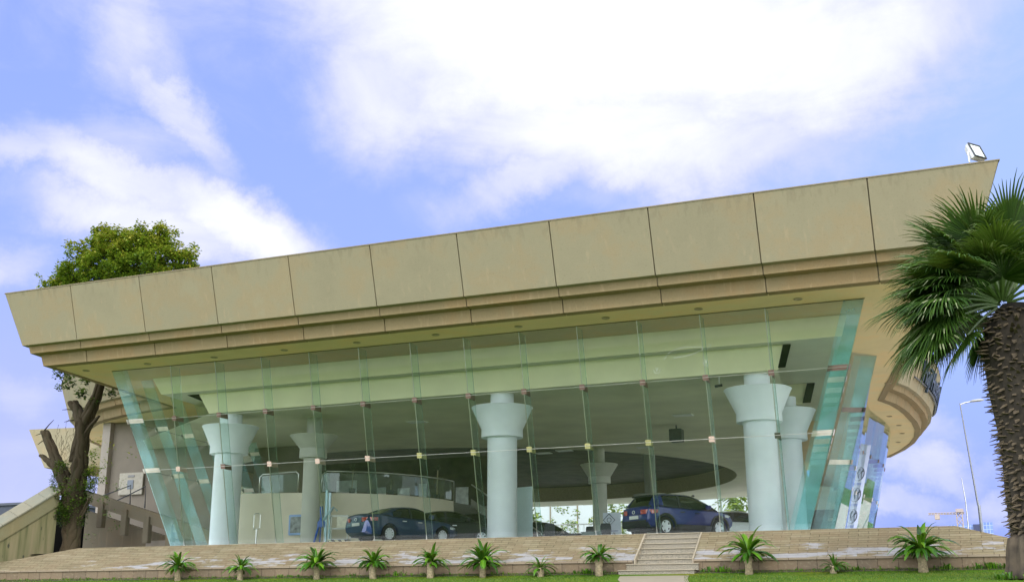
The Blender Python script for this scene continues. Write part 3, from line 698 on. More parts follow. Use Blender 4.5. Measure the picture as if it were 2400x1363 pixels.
for i in range(0, len(RL) - 3, 3):
    bm = B(); a, b_ = RL[i], RL[i + 3]
    bm.faces.new([bm.verts.new(p) for p in ((a.x, a.y + .1, ZD + .06), (b_.x, b_.y + .1, ZD + .06), (b_.x, b_.y + .1, ZD + .93), (a.x, a.y + .1, ZD + .93))]); dpart('balustrade_pane', bm, M['bal'])
bm = B(); tube(bm, [(-31.2, 45.0, ZD), (-31.2, 45.0, ZD + .8), (-31.05, 45.0, ZD + .93), (-29.3, 45.1, ZD + 1.0), (-29.15, 45.1, ZD + .88), (-29.15, 45.1, ZD)], .04, 8); dpart('handrail', bm, M['steel'], smooth=True)
bm = B(); bm.faces.new([bm.verts.new(p) for p in ((-31.1, 45, ZD + .06), (-29.2, 45.1, ZD + .06), (-29.2, 45.1, ZD + .92), (-31.1, 45, ZD + .86))]); dpart('balustrade_pane', bm, M['bal'])
# dark rear wall on the deck with pale panels painted as light coming through openings
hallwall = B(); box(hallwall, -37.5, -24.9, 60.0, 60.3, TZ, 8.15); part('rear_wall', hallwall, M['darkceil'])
M['glow'] = plain('painted_opening_light', (.55, .58, .55), rough=.6, var=.3, scale=3)
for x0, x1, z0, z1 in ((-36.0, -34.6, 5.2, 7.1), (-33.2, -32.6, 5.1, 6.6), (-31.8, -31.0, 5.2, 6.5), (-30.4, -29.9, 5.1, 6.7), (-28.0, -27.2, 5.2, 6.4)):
    bm = B(); box(bm, x0, x1, 59.93, 59.97, z0, z1); part('painted_opening', bm, M['glow'])
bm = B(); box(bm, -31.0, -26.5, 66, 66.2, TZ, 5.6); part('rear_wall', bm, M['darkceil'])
# picture panel on the curved wall
pp = empty('framed_notice', (-32.0, 43.98, 3.2)); tag(pp, 'blue framed notice hanging low on the cream wall left of the slim column', 'notice')
bm = B(); rbox(bm, -.42, .42, -.03, .03, 0, .92, .02); o = link('frame', bm, plain('pale_blue_frame', (.25, .38, .62), rough=.5), pp)
bm = B(); box(bm, -.32, .32, -.045, -.032, .10, .82); o = link('sheet', bm, plain('smudged_print', (.20, .22, .21), rough=.4, var=.6, scale=5), pp)
pp.location = (-28.95, 44.82, 2.95)

# inner staircase rising to the deck from the right
ist = empty('inner_staircase', (-21, 54, TZ)); tag(ist, 'inner staircase rising leftwards behind the front column, seen through the glass', 'staircase')
stc = plain('dull_stair', (.20, .19, .15), rough=.7)
for k in range(14):
    bm = B(); x = -20.6 - k * .27; z = TZ + k * .185
    box(bm, x - .30, x, 54.2, 56.2, z, z + .16); o = link('tread', bm, stc); o.data.transform(Matrix.Translation(-ist.location)); o.parent = ist
for y in (54.15, 56.25):
    bm = B(); tube(bm, [(-20.5, y, TZ), (-20.5, y, TZ + 1.0), (-24.4, y, TZ + 3.6)], .035, 8); o = link('stair_rail', bm, M['steel']); o.data.transform(Matrix.Translation(-ist.location)); o.parent = ist
    bm = B(); hexa(bm, [(-20.4, y - .03, TZ), (-20.4, y + .03, TZ), (-24.4, y + .03, TZ + 2.5), (-24.4, y - .03, TZ + 2.5), (-20.4, y - .03, TZ + .35), (-20.4, y + .03, TZ + .35), (-24.4, y + .03, TZ + 2.85), (-24.4, y - .03, TZ + 2.85)]); o = link('stringer', bm, stc); o.data.transform(Matrix.Translation(-ist.location)); o.parent = ist

# ------------------------------------------------------------------ left outer structures
# rendered wall under the left wing
lw = B(); box(lw, -44.6, -36.6, 50.0, 50.3, TZ - 1, 9.76); part('side_wall', lw, M['wall'])
lw = B(); box(lw, -45.15, -44.62, 49.7, 50.35, TZ - 1, 9.76); part('corner_pier', lw, plain('beige_pier_paint', (.33, .29, .23), rough=.7, var=.05))
lw = B(); box(lw, -36.5, -33.2, 52.0, 52.2, TZ, 9.7); part('side_wall', lw, M['wall'])
sg = empty('wall_plaque', (-43.0, 49.9, 5.75)); tag(sg, 'square plaque with a small grey shield on the beige wall above the ramp', 'plaque')
bm = B(); rbox(bm, -.82, .82, -.06, .02, -.05, 1.15, .02); link('backboard', bm, plain('plaque_board', (.40, .37, .28), rough=.6), sg)
bm = B(); box(bm, -.20, .20, -.09, -.062, .25, .75); link('shield', bm, plain('shield_grey', (.16, .19, .21), rough=.4), sg)
bm = B(); box(bm, -.22, .24, -.085, -.062, .90, 1.02); link('lettering', bm, plain('faint_lettering', (.24, .24, .22), rough=.5, var=.6, scale=25), sg)
sg.location = (-43.0, 49.9, 5.75)
# far upper parapet beyond the tree
fp = empty('far_parapet', (-61, 72, 9.5)); tag(fp, 'far concrete parapet with a leaning end, seen left of the tree trunk', 'parapet')
bm = B()
q = [(-83.2, 86.6, 9.95), (-79.9, 88, 9.75), (-70, 92, 9.2), (-70, 94, 9.2), (-82.5, 91, 9.9)]
hexa(bm, [(-64.85, 65.6, 9.80), (-56, 68.0, 9.80), (-56, 80, 9.80), (-64.85, 80, 9.8), (-66.4, 65.2, 12.74), (-56.0, 66.8, 12.74), (-56.0, 82, 12.74), (-66.4, 82, 12.74)])
o = link('parapet_face', bm, M['conc']); o.data.transform(Matrix.Translation(-fp.location)); o.parent = fp
bm = B(); hexa(bm, [(-64.0, 66.6, 9.55), (-56, 68.8, 9.55), (-56, 80, 9.55), (-64.0, 80, 9.55), (-64.8, 65.7, 9.79), (-56, 68.1, 9.79), (-56, 80, 9.79), (-64.8, 80, 9.79)])
o = link('parapet_underside', bm, M['conc_b']); o.data.transform(Matrix.Translation(-fp.location)); o.parent = fp

# ramp parapet with bracket posts descending to the right behind the tree
rp = empty('ramp_parapet', (-39, 45, TZ)); tag(rp, 'sloping concrete stair parapet with stubby bracket posts, descending behind the left glass corner', 'stair parapet')
rc_ = concrete('shaded_ramp_concrete', (.15, .13, .085), speck=.25)  # albedo lowered so the colour carries the shadow over ramp and flank
def rpart(name, bm, mat):
    o = link(name, bm, mat); o.data.transform(Matrix.Translation(-rp.location)); o.parent = rp
def rz(x): return 5.42 - (x + 41.5) * .278
y0 = 45.0
bm = B(); hexa(bm, [(-43.5, y0, rz(-43.5) - .62), (-33.4, y0, rz(-33.4) - .62), (-33.4, y0 + .25, rz(-33.4) - .62), (-43.5, y0 + .25, rz(-43.5) - .62), (-43.5, y0, rz(-43.5)), (-33.4, y0, rz(-33.4)), (-33.4, y0 + .25, rz(-33.4)), (-43.5, y0 + .25, rz(-43.5))]); rpart('parapet_beam', bm, rc_)
for x in (-40.5, -39.0, -37.6, -36.2):
    bm = B(); rbox(bm, x - .17, x + .17, y0 - .10, y0 + .2, rz(x) - 1.55, rz(x) - .3, .02); rpart('bracket_post', bm, rc_)
bm = B(); hexa(bm, [(-44.5, y0 + 1.2, 2.0), (-33.5, y0 + 1.2, 2.0), (-33.5, y0 + 1.5, 2.0), (-44.5, y0 + 1.5, 2.0), (-44.5, y0 + 1.2, rz(-44.5) - 1.15), (-33.5, y0 + 1.2, rz(-33.5) - 1.1), (-33.5, y0 + 1.5, rz(-33.5) - 1.1), (-44.5, y0 + 1.5, rz(-44.5) - 1.15)]); rpart('stair_flank', bm, rc_)
bm = B(); lathe(bm, [(3.4, 2.0), (3.4, 2.95), (3.2, 2.95)], (-37.0, 49.2), 48); rpart('curved_planter_wall', bm, M['wall'])
bm = B(); box(bm, -42.4, -40.1, 43.4, 43.5, 2.0, 4.9); rpart('under_stair_shade', bm, M['dark'])  # black panel painted as the deep shade below the stair, no real opening
for dx in (0, .95):
    bm = B(); tube(bm, [(-41.2 + dx, 45.6, rz(-41) - .1 - dx * .3), (-40.0 + dx, 46.4, 5.78 - dx * .1), (-39.95 + dx, 46.4, 4.6)], .035, 6); rpart('handrail', bm, M['blackm'])

# leaning stair wall at the far left with pale coping
sw = empty('stair_wall', (-41, 40, 1.2)); tag(sw, 'pale concrete stair wall with a wide coping climbing steeply at the left edge', 'stair wall')
def swp(name, bm, mat, **k):
    o = link(name, bm, mat, **k); o.data.transform(Matrix.Translation(-sw.location)); o.parent = sw
A = Vector((-41.5, 35.0, 0)); Bv = Vector((-39.35, 40.9, 0)); D = (Bv - A).normalized(); Nn = Vector((-D.y, D.x, 0))
LW = (Bv - A).length
def swz(s): return 1.02 + 4.03 * (s / LW) ** 1.08
def swpt(s, n_, z): p = A + D * s + Nn * n_; return (p.x, p.y, z)
ns = 10
bm = B(); loft(bm, [[swpt(LW * i / ns, 0.04, .3), swpt(LW * i / ns, .80, .3), swpt(LW * i / ns, .80, swz(LW * i / ns) - .7), swpt(LW * i / ns, .04, swz(LW * i / ns) - .68)] for i in range(ns + 1)]); bmesh.ops.recalc_face_normals(bm, faces=bm.faces)
# board-marked lower wall with holes
m, t, b = newmat('board_marked_concrete'); setp(b, rough=.9, spec=.2)
g = N(t, 'ShaderNodeNewGeometry').outputs['Position']
mp_ = N(t, 'ShaderNodeMapping'); t.links.new(g, mp_.inputs[0]); mp_.inputs['Scale'].default_value = (4.5, 4.5, .35)
a = N(t, 'ShaderNodeTexNoise'); t.links.new(mp_.outputs[0], a.inputs['Vector']); a.inputs['Scale'].default_value = 1; a.inputs['Detail'].default_value = 6
vo = N(t, 'ShaderNodeTexNoise'); mp2 = N(t, 'ShaderNodeMapping'); t.links.new(g, mp2.inputs[0]); mp2.inputs['Scale'].default_value = (6.5, 6.5, 2.2); t.links.new(mp2.outputs[0], vo.inputs['Vector']); vo.inputs['Scale'].default_value = 1; vo.inputs['Detail'].default_value = 2
c = ramp(t, a.outputs[0], [(.3, (.10, .10, .045)), (.5, (.19, .175, .085)), (.7, (.26, .21, .12))])
c = mixc(t, maprange(t, vo.outputs[0], .66, .72), c, (.06, .06, .04))
t.links.new(c, b.inputs['Base Color']); M['board'] = m
swp('stair_wall_face', bm, M['board'])
bm = B(); loft(bm, [[swpt(LW * i / ns, -.02, swz(LW * i / ns) - .72), swpt(LW * i / ns, .84, swz(LW * i / ns) - .72), swpt(LW * i / ns, .84, swz(LW * i / ns) - .01), swpt(LW * i / ns, -.02, swz(LW * i / ns) - .06)] for i in range(ns + 1)]); bmesh.ops.recalc_face_normals(bm, faces=bm.faces)
swp('coping_side', bm, concrete('coping_side_concrete', (.20, .185, .10), speck=.4))
cop = concrete('pale_coping_stone', (.20, .205, .15), speck=.4)
for i in range(ns):
    s0, s1 = LW * i / ns + .012, LW * (i + 1) / ns - .012
    bm = B(); loft(bm, [[swpt(s, -.07, swz(s) - .07), swpt(s, .90, swz(s) - .02), swpt(s, .90, swz(s) + .30), swpt(s, -.07, swz(s) + .0)] for s in (s0, s1)]); bmesh.ops.recalc_face_normals(bm, faces=bm.faces); swp('coping_slab', bm, cop)
# dark roof behind it
dr = empty('distant_dark_building', (-95, 92, 0)); tag(dr, 'dark flat-roofed building peeping past the stair wall at the left edge', 'building')
bm = B(); box(bm, -15, 5, 0, 12, -1, 10.0); link('dark_wall', bm, plain('dark_slate_wall', (.045, .055, .075), rough=.7), dr)
bm = B(); box(bm, -15.2, 5.2, -.2, 12.2, 10.0, 10.25); link('roof_edge', bm, plain('slate_roof_edge', (.06, .07, .09), rough=.6), dr)

# ================================================================== SIGN LETTERS on the right wing
def text_mesh(s, size, ext, bev=0.0):
    cu = bpy.data.curves.new('t', 'FONT'); cu.body = s; cu.size = size; cu.extrude = ext; cu.bevel_depth = bev
    cu.align_x = 'LEFT'; ob = bpy.data.objects.new('t', cu); col.objects.link(ob)
    dg = bpy.context.evaluated_depsgraph_get(); me = bpy.data.meshes.new_from_object(ob.evaluated_get(dg))
    bpy.data.objects.remove(ob); bpy.data.curves.remove(cu); return me
# arc-length frame along the main band of the right wing
iV = next(i for i, p in enumerate(outline) if p == (-3.81, 59.14))
def bandpt(i, h): # h 0 at lower edge, 1 at top of the main band
    return op(i, .70 + .70 * h, 10.56 + 2.18 * h)
path0 = [bandpt(i, 0) for i in range(iV, iV + 11)]; path1 = [bandpt(i, 1) for i in range(iV, iV + 11)]
def resample(P, n=400):
    L = [0]
    for a, b_ in zip(P, P[1:]): L.append(L[-1] + (b_ - a).length)
    return L
Ls = resample([(a + b_) / 2 for a, b_ in zip(path0, path1)])
def onband(s, h):
    for k in range(len(Ls) - 1):
        if s <= Ls[k + 1] or k == len(Ls) - 2:
            u = (s - Ls[k]) / (Ls[k + 1] - Ls[k]); a = path0[k].lerp(path0[k + 1], u); b_ = path1[k].lerp(path1[k + 1], u)
            d = (path0[k + 1] - path0[k]).normalized(); upv = (b_ - a)
            return a + upv * h, d.cross(upv.normalized()).normalized()
M['sign'] = plain('dark_sign_letters', (.02, .035, .045), rough=.35, metal=.3)
xcur = 3.3
for ch in "Haji Husein Alireza":
    if ch == ' ': xcur += .45; continue
    me = text_mesh(ch, 1.6, .07)
    xs2 = [v.co.x for v in me.vertices]; w = max(xs2) - min(xs2); x0 = min(xs2)
    for v in me.vertices:
        s = xcur + (v.co.x - x0); h = .30 + v.co.y / 2.29; off_ = v.co.z
        p, nn = onband(s, h)
        v.co = p + nn * (.13 + off_) - Vector(hall.location)
    me.materials.append(M['sign'])
    o = bpy.data.objects.new('sign_letter', me); col.objects.link(o); o.parent = hall
    xcur += w + .16
bm = B(); tube(bm, [onband(s, .27)[0] + onband(s, .27)[1] * .1 for s in [1.9 + .5 * k for k in range(int((xcur - 1.9) / .5) + 1)]], .05, 6); part('sign_rail', bm, M['blackm'])

# ================================================================== BANNER on the right glass
def tilted(root, name, build, mat): pass
bn = empty('hanging_banner', (0, 0, 0)); tag(bn, 'narrow pale banner with three ringed wing emblems hanging on the far right glass', 'banner')
T0 = lean(-4.93, 63.2, 8.05, .26, .06); T1 = lean(-4.93, 63.2, 3.2, .26, .06)
wv_ = Vector((-.62, -.35, 0)).normalized() * .0
upb = (T0 - T1).normalized(); sidev = Vector((.98, .2, 0)).normalized(); nb = sidev.cross(upb).normalized()
def bpnt(a, h, n_=0.0): return T1 + sidev * a + upb * h + nb * n_
HB = (T0 - T1).length
bm = B(); hexa(bm, [bpnt(-.38, 0, -.0), bpnt(.38, 0, 0), bpnt(.38, 0, -.02), bpnt(-.38, 0, -.02), bpnt(-.38, HB, 0), bpnt(.38, HB, 0), bpnt(.38, HB, -.02), bpnt(-.38, HB, -.02)])
bmesh.ops.recalc_face_normals(bm, faces=bm.faces)
link('banner_cloth', bm, plain('pale_blue_cloth', (.50, .56, .72), rough=.7, var=.05), bn)
M['ink'] = plain('dark_print', (.05, .06, .09), rough=.5, var=.05); M['blue'] = plain('blue_print', (.02, .08, .48), rough=.5, var=.05)
for hc in (.62, .395, .165):
    zc = hc * HB + .35
    bm = B(); tube(bm, [bpnt(.27 * math.cos(a * math.pi / 16), zc + .37 * math.sin(a * math.pi / 16), .012) for a in range(33)], .025, 6, cap=False)
    link('emblem_ring', bm, M['ink'], bn)
    bm = B(); tube(bm, [bpnt(x_, zc + y_, .012) for x_, y_ in ((-.24, .16), (-.12, .12), (0, -.10), (.12, .12), (.24, .16))], .022, 6)
    link('emblem_wing', bm, M['ink'], bn)
    bm = B(); hexa(bm, [bpnt(-.2, zc - .62, .008), bpnt(.2, zc - .62, .008), bpnt(.2, zc - .62, .001), bpnt(-.2, zc - .62, .001), bpnt(-.2, zc - .48, .008), bpnt(.2, zc - .48, .008), bpnt(.2, zc - .48, .001), bpnt(-.2, zc - .48, .001)])
    bmesh.ops.recalc_face_normals(bm, faces=bm.faces); link('wordmark', bm, M['blue'], bn)

# ================================================================== FLOODLIGHT
fl = empty('roof_floodlight', (1.02, 35.0, 12.75), R(52)); tag(fl, 'square white floodlight on a bracket at the right roof corner', 'floodlight')
tl = Matrix.Translation((0, 0, .40)) @ Matrix.Rotation(R(-22), 4, 'X')
bm = B()
loft(bm, [[tl @ Vector(p) for p in pts] for pts in (
    [(-.26, -.10, -.26), (.26, -.10, -.26), (.26, -.10, .26), (-.26, -.10, .26)],
    [(-.26, 0, -.26), (.26, 0, -.26), (.26, 0, .26), (-.26, 0, .26)],
    [(-.20, .12, -.20), (.20, .12, -.20), (.20, .12, .20), (-.20, .12, .20)],
    [(-.10, .19, -.10), (.10, .19, -.10), (.10, .19, .10), (-.10, .19, .10)])]); bmesh.ops.recalc_face_normals(bm, faces=bm.faces)
link('lamp_housing', bm, plain('worn_white_housing', (.62, .64, .62), rough=.5), fl)
bm = B(); box(bm, -.21, .21, -.115, -.101, -.21, .21, M=tl); link('lamp_glass', bm, plain('lamp_front', (.72, .80, .70), rough=.15), fl)
bm = B()
for q in ((-.27, .27, -.13, -.09, .235, .27), (-.27, .27, -.13, -.09, -.27, -.235), (-.27, -.235, -.13, -.09, -.235, .235), (.235, .27, -.13, -.09, -.235, .235)): box(bm, *q, M=tl)
link('lamp_rim', bm, M['blackm'], fl)
bm = B(); tube(bm, [(-.30, 0, .40), (-.30, 0, .06), (-.26, 0, .02), (.26, 0, .02), (.30, 0, .06), (.30, 0, .40)], .022, 6); link('bracket', bm, M['white'], fl)

# ================================================================== BACKGROUND
sl_ = empty('street_lamp', (.42, 75, lawn_z(75))); tag(sl_, 'tall steel street lamp with a single arm standing beyond the plinth', 'street lamp')
bm = B(); tube(bm, [(0, 0, 0), (0, 0, 5.2), (-.05, 0, 5.25), (-.45, 0, 11.5)], [.11, .09, .065, .04], 12); bmesh.ops.translate(bm, verts=bm.verts, vec=(-.35, 0, 0)); link('pole', bm, plain('grey_galvanised_pole', (.22, .24, .26), rough=.5, metal=.3), sl_, smooth=True)
bm = B(); tube(bm, [(-.80, 0, 11.4), (-.5, 0, 11.5), (-.1, 0, 11.55)], .04, 8); link('arm', bm, M['steel'], sl_)
bm = B(); loft(bm, [[(x, y * w, 11.56 + z * w + .05 * (x + .2)) for y, z in ((-.15, 0), (-.1, .09), (.1, .09), (.15, 0), (.08, -.06), (-.08, -.06))] for x, w in ((-.2, .3), (-.05, .9), (.35, 1.0), (.55, .6), (.62, .2))]); bmesh.ops.recalc_face_normals(bm, faces=bm.faces)
link('lamp_head', bm, plain('lamp_head_grey', (.35, .36, .33), rough=.5), sl_, smooth=True, angle=50)
sl2 = empty('slim_mast', (-.75, 84, lawn_z(84))); tag(sl2, 'slim grey mast just left of the tall street lamp', 'mast')
bm = B(); tube(bm, [(0, 0, 0), (0, 0, 6.4), (-.1, 0, 7.9)], [.05, .04, .025], 8); link('pole', bm, M['steel'], sl2)
# crane
cr = empty('tower_crane', (-5.9, 400, lawn_z(400))); tag(cr, 'small distant tower crane with a long level jib above the plinth', 'crane')
ybar = plain('crane_paint', (.36, .30, .25), rough=.7)
def lattice(bm, p0, p1, w, n, r=.09):
    p0 = Vector(p0); p1 = Vector(p1); d = (p1 - p0).normalized(); a = d.cross(Vector((0, 1, 0))).normalized(); b_ = d.cross(a)
    cs = [(a * sx + b_ * sy) * w / 2 for sx, sy in ((-1, -1), (1, -1), (1, 1), (-1, 1))]
    for c in cs: tube(bm, [p0 + c, p1 + c], r, 4)
    for k in range(n):
        q0 = p0.lerp(p1, k / n); q1 = p0.lerp(p1, (k + 1) / n)
        for i in range(4): tube(bm, [q0 + cs[i], q1 + cs[(i + 1) % 4]], r * .7, 4)
bm = B(); lattice(bm, (0, 0, 0), (0, 0, 29.0), 1.8, 14, .16); link('mast', bm, ybar, cr)
bm = B(); lattice(bm, (-9.5, 0, 28.8), (1.6, 0, 28.8), .5, 12, .10); link('jib', bm, ybar, cr)
bm = B(); rbox(bm, -1.0, 1.4, -1, 1, 29.0, 30.2, .1); link('cab', bm, plain('crane_cab', (.32, .27, .25), rough=.6), cr)
bm = B(); rbox(bm, -7.6, -6.0, -.8, .8, 26.9, 28.5, .1); link('trolley_block', bm, ybar, cr)
# blue glass office
off_ = empty('blue_office_block', (-3.6, 500, lawn_z(500))); tag(off_, 'long low blue glass office block on the horizon behind the street lamp', 'office block')
m, t, b = newmat('blue_curtain_wall'); setp(b, rough=.25, spec=.6)
uvo = N(t, 'ShaderNodeTexCoord').outputs['Object']; br = N(t, 'ShaderNodeTexBrick'); t.links.new(uvo, br.inputs[0]); br.offset = 0
mpx = N(t, 'ShaderNodeMapping'); t.links.new(uvo, mpx.inputs[0]); mpx.inputs['Rotation'].default_value = (R(90), 0, 0); t.links.new(mpx.outputs[0], br.inputs['Vector'])
br.inputs['Scale'].default_value = 1; br.inputs['Brick Width'].default_value = 1.2; br.inputs['Row Height'].default_value = 1.6; br.inputs['Mortar Size'].default_value = .1
br.inputs['Color1'].default_value = (.10, .17, .42, 1); br.inputs['Color2'].default_value = (.14, .23, .50, 1); br.inputs['Mortar'].default_value = (.30, .38, .6, 1)
t.links.new(br.outputs[0], b.inputs['Base Color'])
bm = B(); box(bm, -8.5, 4.0, 0, 30, 0, 31); link('glass_wall', bm, m, off_)
bm = B(); box(bm, 4.0, 8.3, -2, 30, 0, 31.6); link('glass_wall', bm, m, off_)
bm = B(); box(bm, 1.0, 3.6, -1.4, -.02, 0, 31); link('dark_core', bm, plain('dark_office_core', (.03, .04, .10), rough=.5), off_)
# pale building, fence and planting seen through the hall
pb = empty('pale_rear_building', (-42, 150, lawn_z(150))); tag(pb, 'pale flat building with dark windows seen through the hall and its far side', 'building')
pbm = plain('pale_render', (.46, .50, .50), rough=.8, var=.04, scale=.3)
bm = B(); box(bm, -26, 20, 0, 20, 0, 17.5); link('wall', bm, pbm, pb)
dkw = plain('dark_window_glass', (.07, .08, .08), rough=.2)
for x, w, z0, z1 in ((-21, 3, 5, 9), (-13.5, 2.2, 4, 9.8), (-5, 2.5, 3, 9.2), (3.1, 2.0, 3, 9.8), (9.6, 3.8, 3, 8.3), (16, 2, 5, 9)):
    bm = B(); box(bm, x, x + w, -.08, -.02, z0, z1); link('window', bm, dkw, pb)
for k in range(12):
    bm = B(); box(bm, -25.5 + k * 4, -25.38 + k * 4, -.12, -.02, 0, 17.5); link('wall_joint', bm, M['joint'], pb)

# ================================================================== CARS
def paint(name, c, rough=.18, flake=True):
    m, t, b = newmat(name); setp(b, rough=.38, metal=.15, spec=.4, coat=.7, coatr=.04)
    b.inputs['Base Color'].default_value = (*c, 1); return m
M['tyre'] = plain('tyre_rubber', (.018, .018, .018), rough=.85)
M['alloy'] = plain('alloy_wheel', (.80, .82, .84), rough=.35, metal=.1, var=.03)
M['carglass'] = glass('car_glass', (.10, .14, .13), refl=2.2)
M['redlens'] = plain('red_tail_lens', (.50, .06, .05), rough=.15, var=.2, scale=12, coat=1)
M['clearlens'] = plain('clear_headlamp_lens', (.60, .65, .66), rough=.1, var=.2, scale=12, coat=1)
M['trim'] = plain('black_plastic_trim', (.02, .022, .024), rough=.6)
def interp(tab, x):
    if x <= tab[0][0]: return tab[0][1]
    for (a, va), (b_, vb) in zip(tab, tab[1:]):
        if x <= b_:
            u = (x - a) / (b_ - a); u = u * u * (3 - 2 * u) if False else u
            return va + (vb - va) * u
    return tab[-1][1]
def car(name, label, cat_, loc, heading, L, W, top, roof, wb, r_w, paintm, suv=False, clad=False, group=None, spokes=10, roofz=1.45):
    """x: 0 rear .. L front. top: belt/hood line table, roof: roof line table over the cabin"""
    root = empty(name, loc, heading); tag(root, label, cat_, group)
    Tm = Matrix.Translation((-L / 2, 0, 0))
    hw = W / 2
    def halfw(x):
        u = min(x, L - x); return hw * (1 - .16 * max(0, 1 - u / .55) ** 2)
    axle = ((L - wb) / 2 + .03 - (.02 if suv else -.05), (L - wb) / 2 + .03 - (.02 if suv else -.05) + wb)
    bm = B(); rings = []
    n = 46
    for i in range(n + 1):
        x = L * i / n; w = halfw(x); zt = interp(top, x)
        e = max(0, 1 - min(x, L - x) / .22); lo = .24 + .13 * e + (0.04 if suv else 0)
        half = [(w * .82, lo), (w * .95, lo + .05), (w * .985, lo + .18), (w * 1.0, .56 if zt > .7 else zt * .75), (w * .985, min(.76, zt - .10)), (w * .955, zt - .055), (w * .90, zt - .008), (w * .5, zt + .035), (0, zt + .045)]
        ring = [(x, y, z) for y, z in half] + [(x, -y, z) for y, z in reversed(half[:-1])]
        rings.append(ring)
    loft(bm, rings); bmesh.ops.recalc_face_normals(bm, faces=bm.faces); bmesh.ops.transform(bm, matrix=Tm, verts=bm.verts)
    body = link('body', bm, paintm, root, smooth=True, angle=28)
    cb = B()
    for ax in axle:
        for s in (1, -1):
            tube(cb, [(ax - L / 2, s * (hw - .26), r_w), (ax - L / 2, s * (hw + .2), r_w)], r_w + .075, 32)
    bmesh.ops.recalc_face_normals(cb, faces=cb.faces)
    cut = link('cut', cb, M['tyre'])
    md = body.modifiers.new('b', 'BOOLEAN'); md.object = cut; md.operation = 'DIFFERENCE'; md.solver = 'EXACT'
    cut.parent = root
    bpy.context.view_layer.update()
    dg = bpy.context.evaluated_depsgraph_get(); me = bpy.data.meshes.new_from_object(body.evaluated_get(dg)); body.modifiers.clear(); body.data = me
    for p in me.polygons: p.use_smooth = True
    try: me.set_sharp_from_angle(angle=R(28))
    except Exception: pass
    bpy.data.objects.remove(cut)
    # underbody
    bm = B(); box(bm, .25, L - .25, -hw * .8, hw * .8, .20, .45, M=Tm); link('underbody', bm, M['trim'], root)
    # cabin
    c0, c1 = roof[0][0], roof[-1][0]
    def cab(x, o_=0.0):
        zr = interp(roof, x) + o_; zb = interp(top, x) - .015; h = max(.02, (zr - zb) / (roofz - .9))
        wb_ = halfw(x) * .92 + o_; wt = wb_ - .20 * min(1, h)
        return zr, zb, wb_, wt
    def cabring(x, o_=0.0):
        zr, zb, wb_, wt = cab(x, o_)
        half = [(wb_, zb), ((wb_ * .35 + wt * .65), zb + (zr - zb) * .68), (wt - .02, zr - .075 * min(1, (zr - zb) / .3)), (wt * .75, zr - .012), (0, zr + .01)]
        return [(x, y, z) for y, z in half] + [(x, -y, z) for y, z in reversed(half[:-1])]
    bm = B(); nn = 26; xs3 = [c0 + (c1 - c0) * i / nn for i in range(nn + 1)]
    loft(bm, [cabring(x) for x in xs3]); bmesh.ops.recalc_face_normals(bm, faces=bm.faces); bmesh.ops.transform(bm, matrix=Tm, verts=bm.verts)
    link('windows', bm, M['carglass'], root, smooth=True, angle=30)
    # roof skin + pillars, a shell just outside the glass
    def shell(x0, x1, idx, nseg=10, o_=.012, mat=paintm, nm='roof'):
        bm = B(); rr2 = []
        for i in range(nseg + 1):
            x = x0 + (x1 - x0) * i / nseg; rg = cabring(x, o_); rr2.append([rg[k] for k in idx])
        loft(bm, rr2, closed=False, cap=False); bmesh.ops.recalc_face_normals(bm, faces=bm.faces); bmesh.ops.solidify(bm, geom=list(bm.faces), thickness=.01) if False else None
        bmesh.ops.transform(bm, matrix=Tm, verts=bm.verts); link(nm, bm, mat, root, smooth=True, angle=40)
    ra = next(x for x in xs3 if interp(roof, x) > roofz - .10); rb = next(x for x in reversed(xs3) if interp(roof, x) > roofz - .10)
    shell(ra, rb, [2, 3, 4, 5, 6], nm='roof')
    for s, ids in ((1, (1, 2, 3)), (-1, (5, 6, 7))):
        shell(c0 + .02, ra, ids, nm='rear_pillar'); shell(rb, c1 - .02, [ids[1], ids[1] + (1 if s > 0 else -1)] if False else ids[1:] if s > 0 else ids[:2], nm='front_pillar')
    for s, idx in ((1, (0, 1, 2)), (-1, (6, 7, 8))):
        for fx in ([.50] if not suv else [.42]):
            x = c0 + (c1 - c0) * fx; shell(x - .05, x + .05, idx, 1, nm='door_pillar', mat=M['trim'])
        shell(c0 + .01, c0 + (c1 - c0) * (.20 if not suv else .17), idx, 4, nm='quarter_panel')
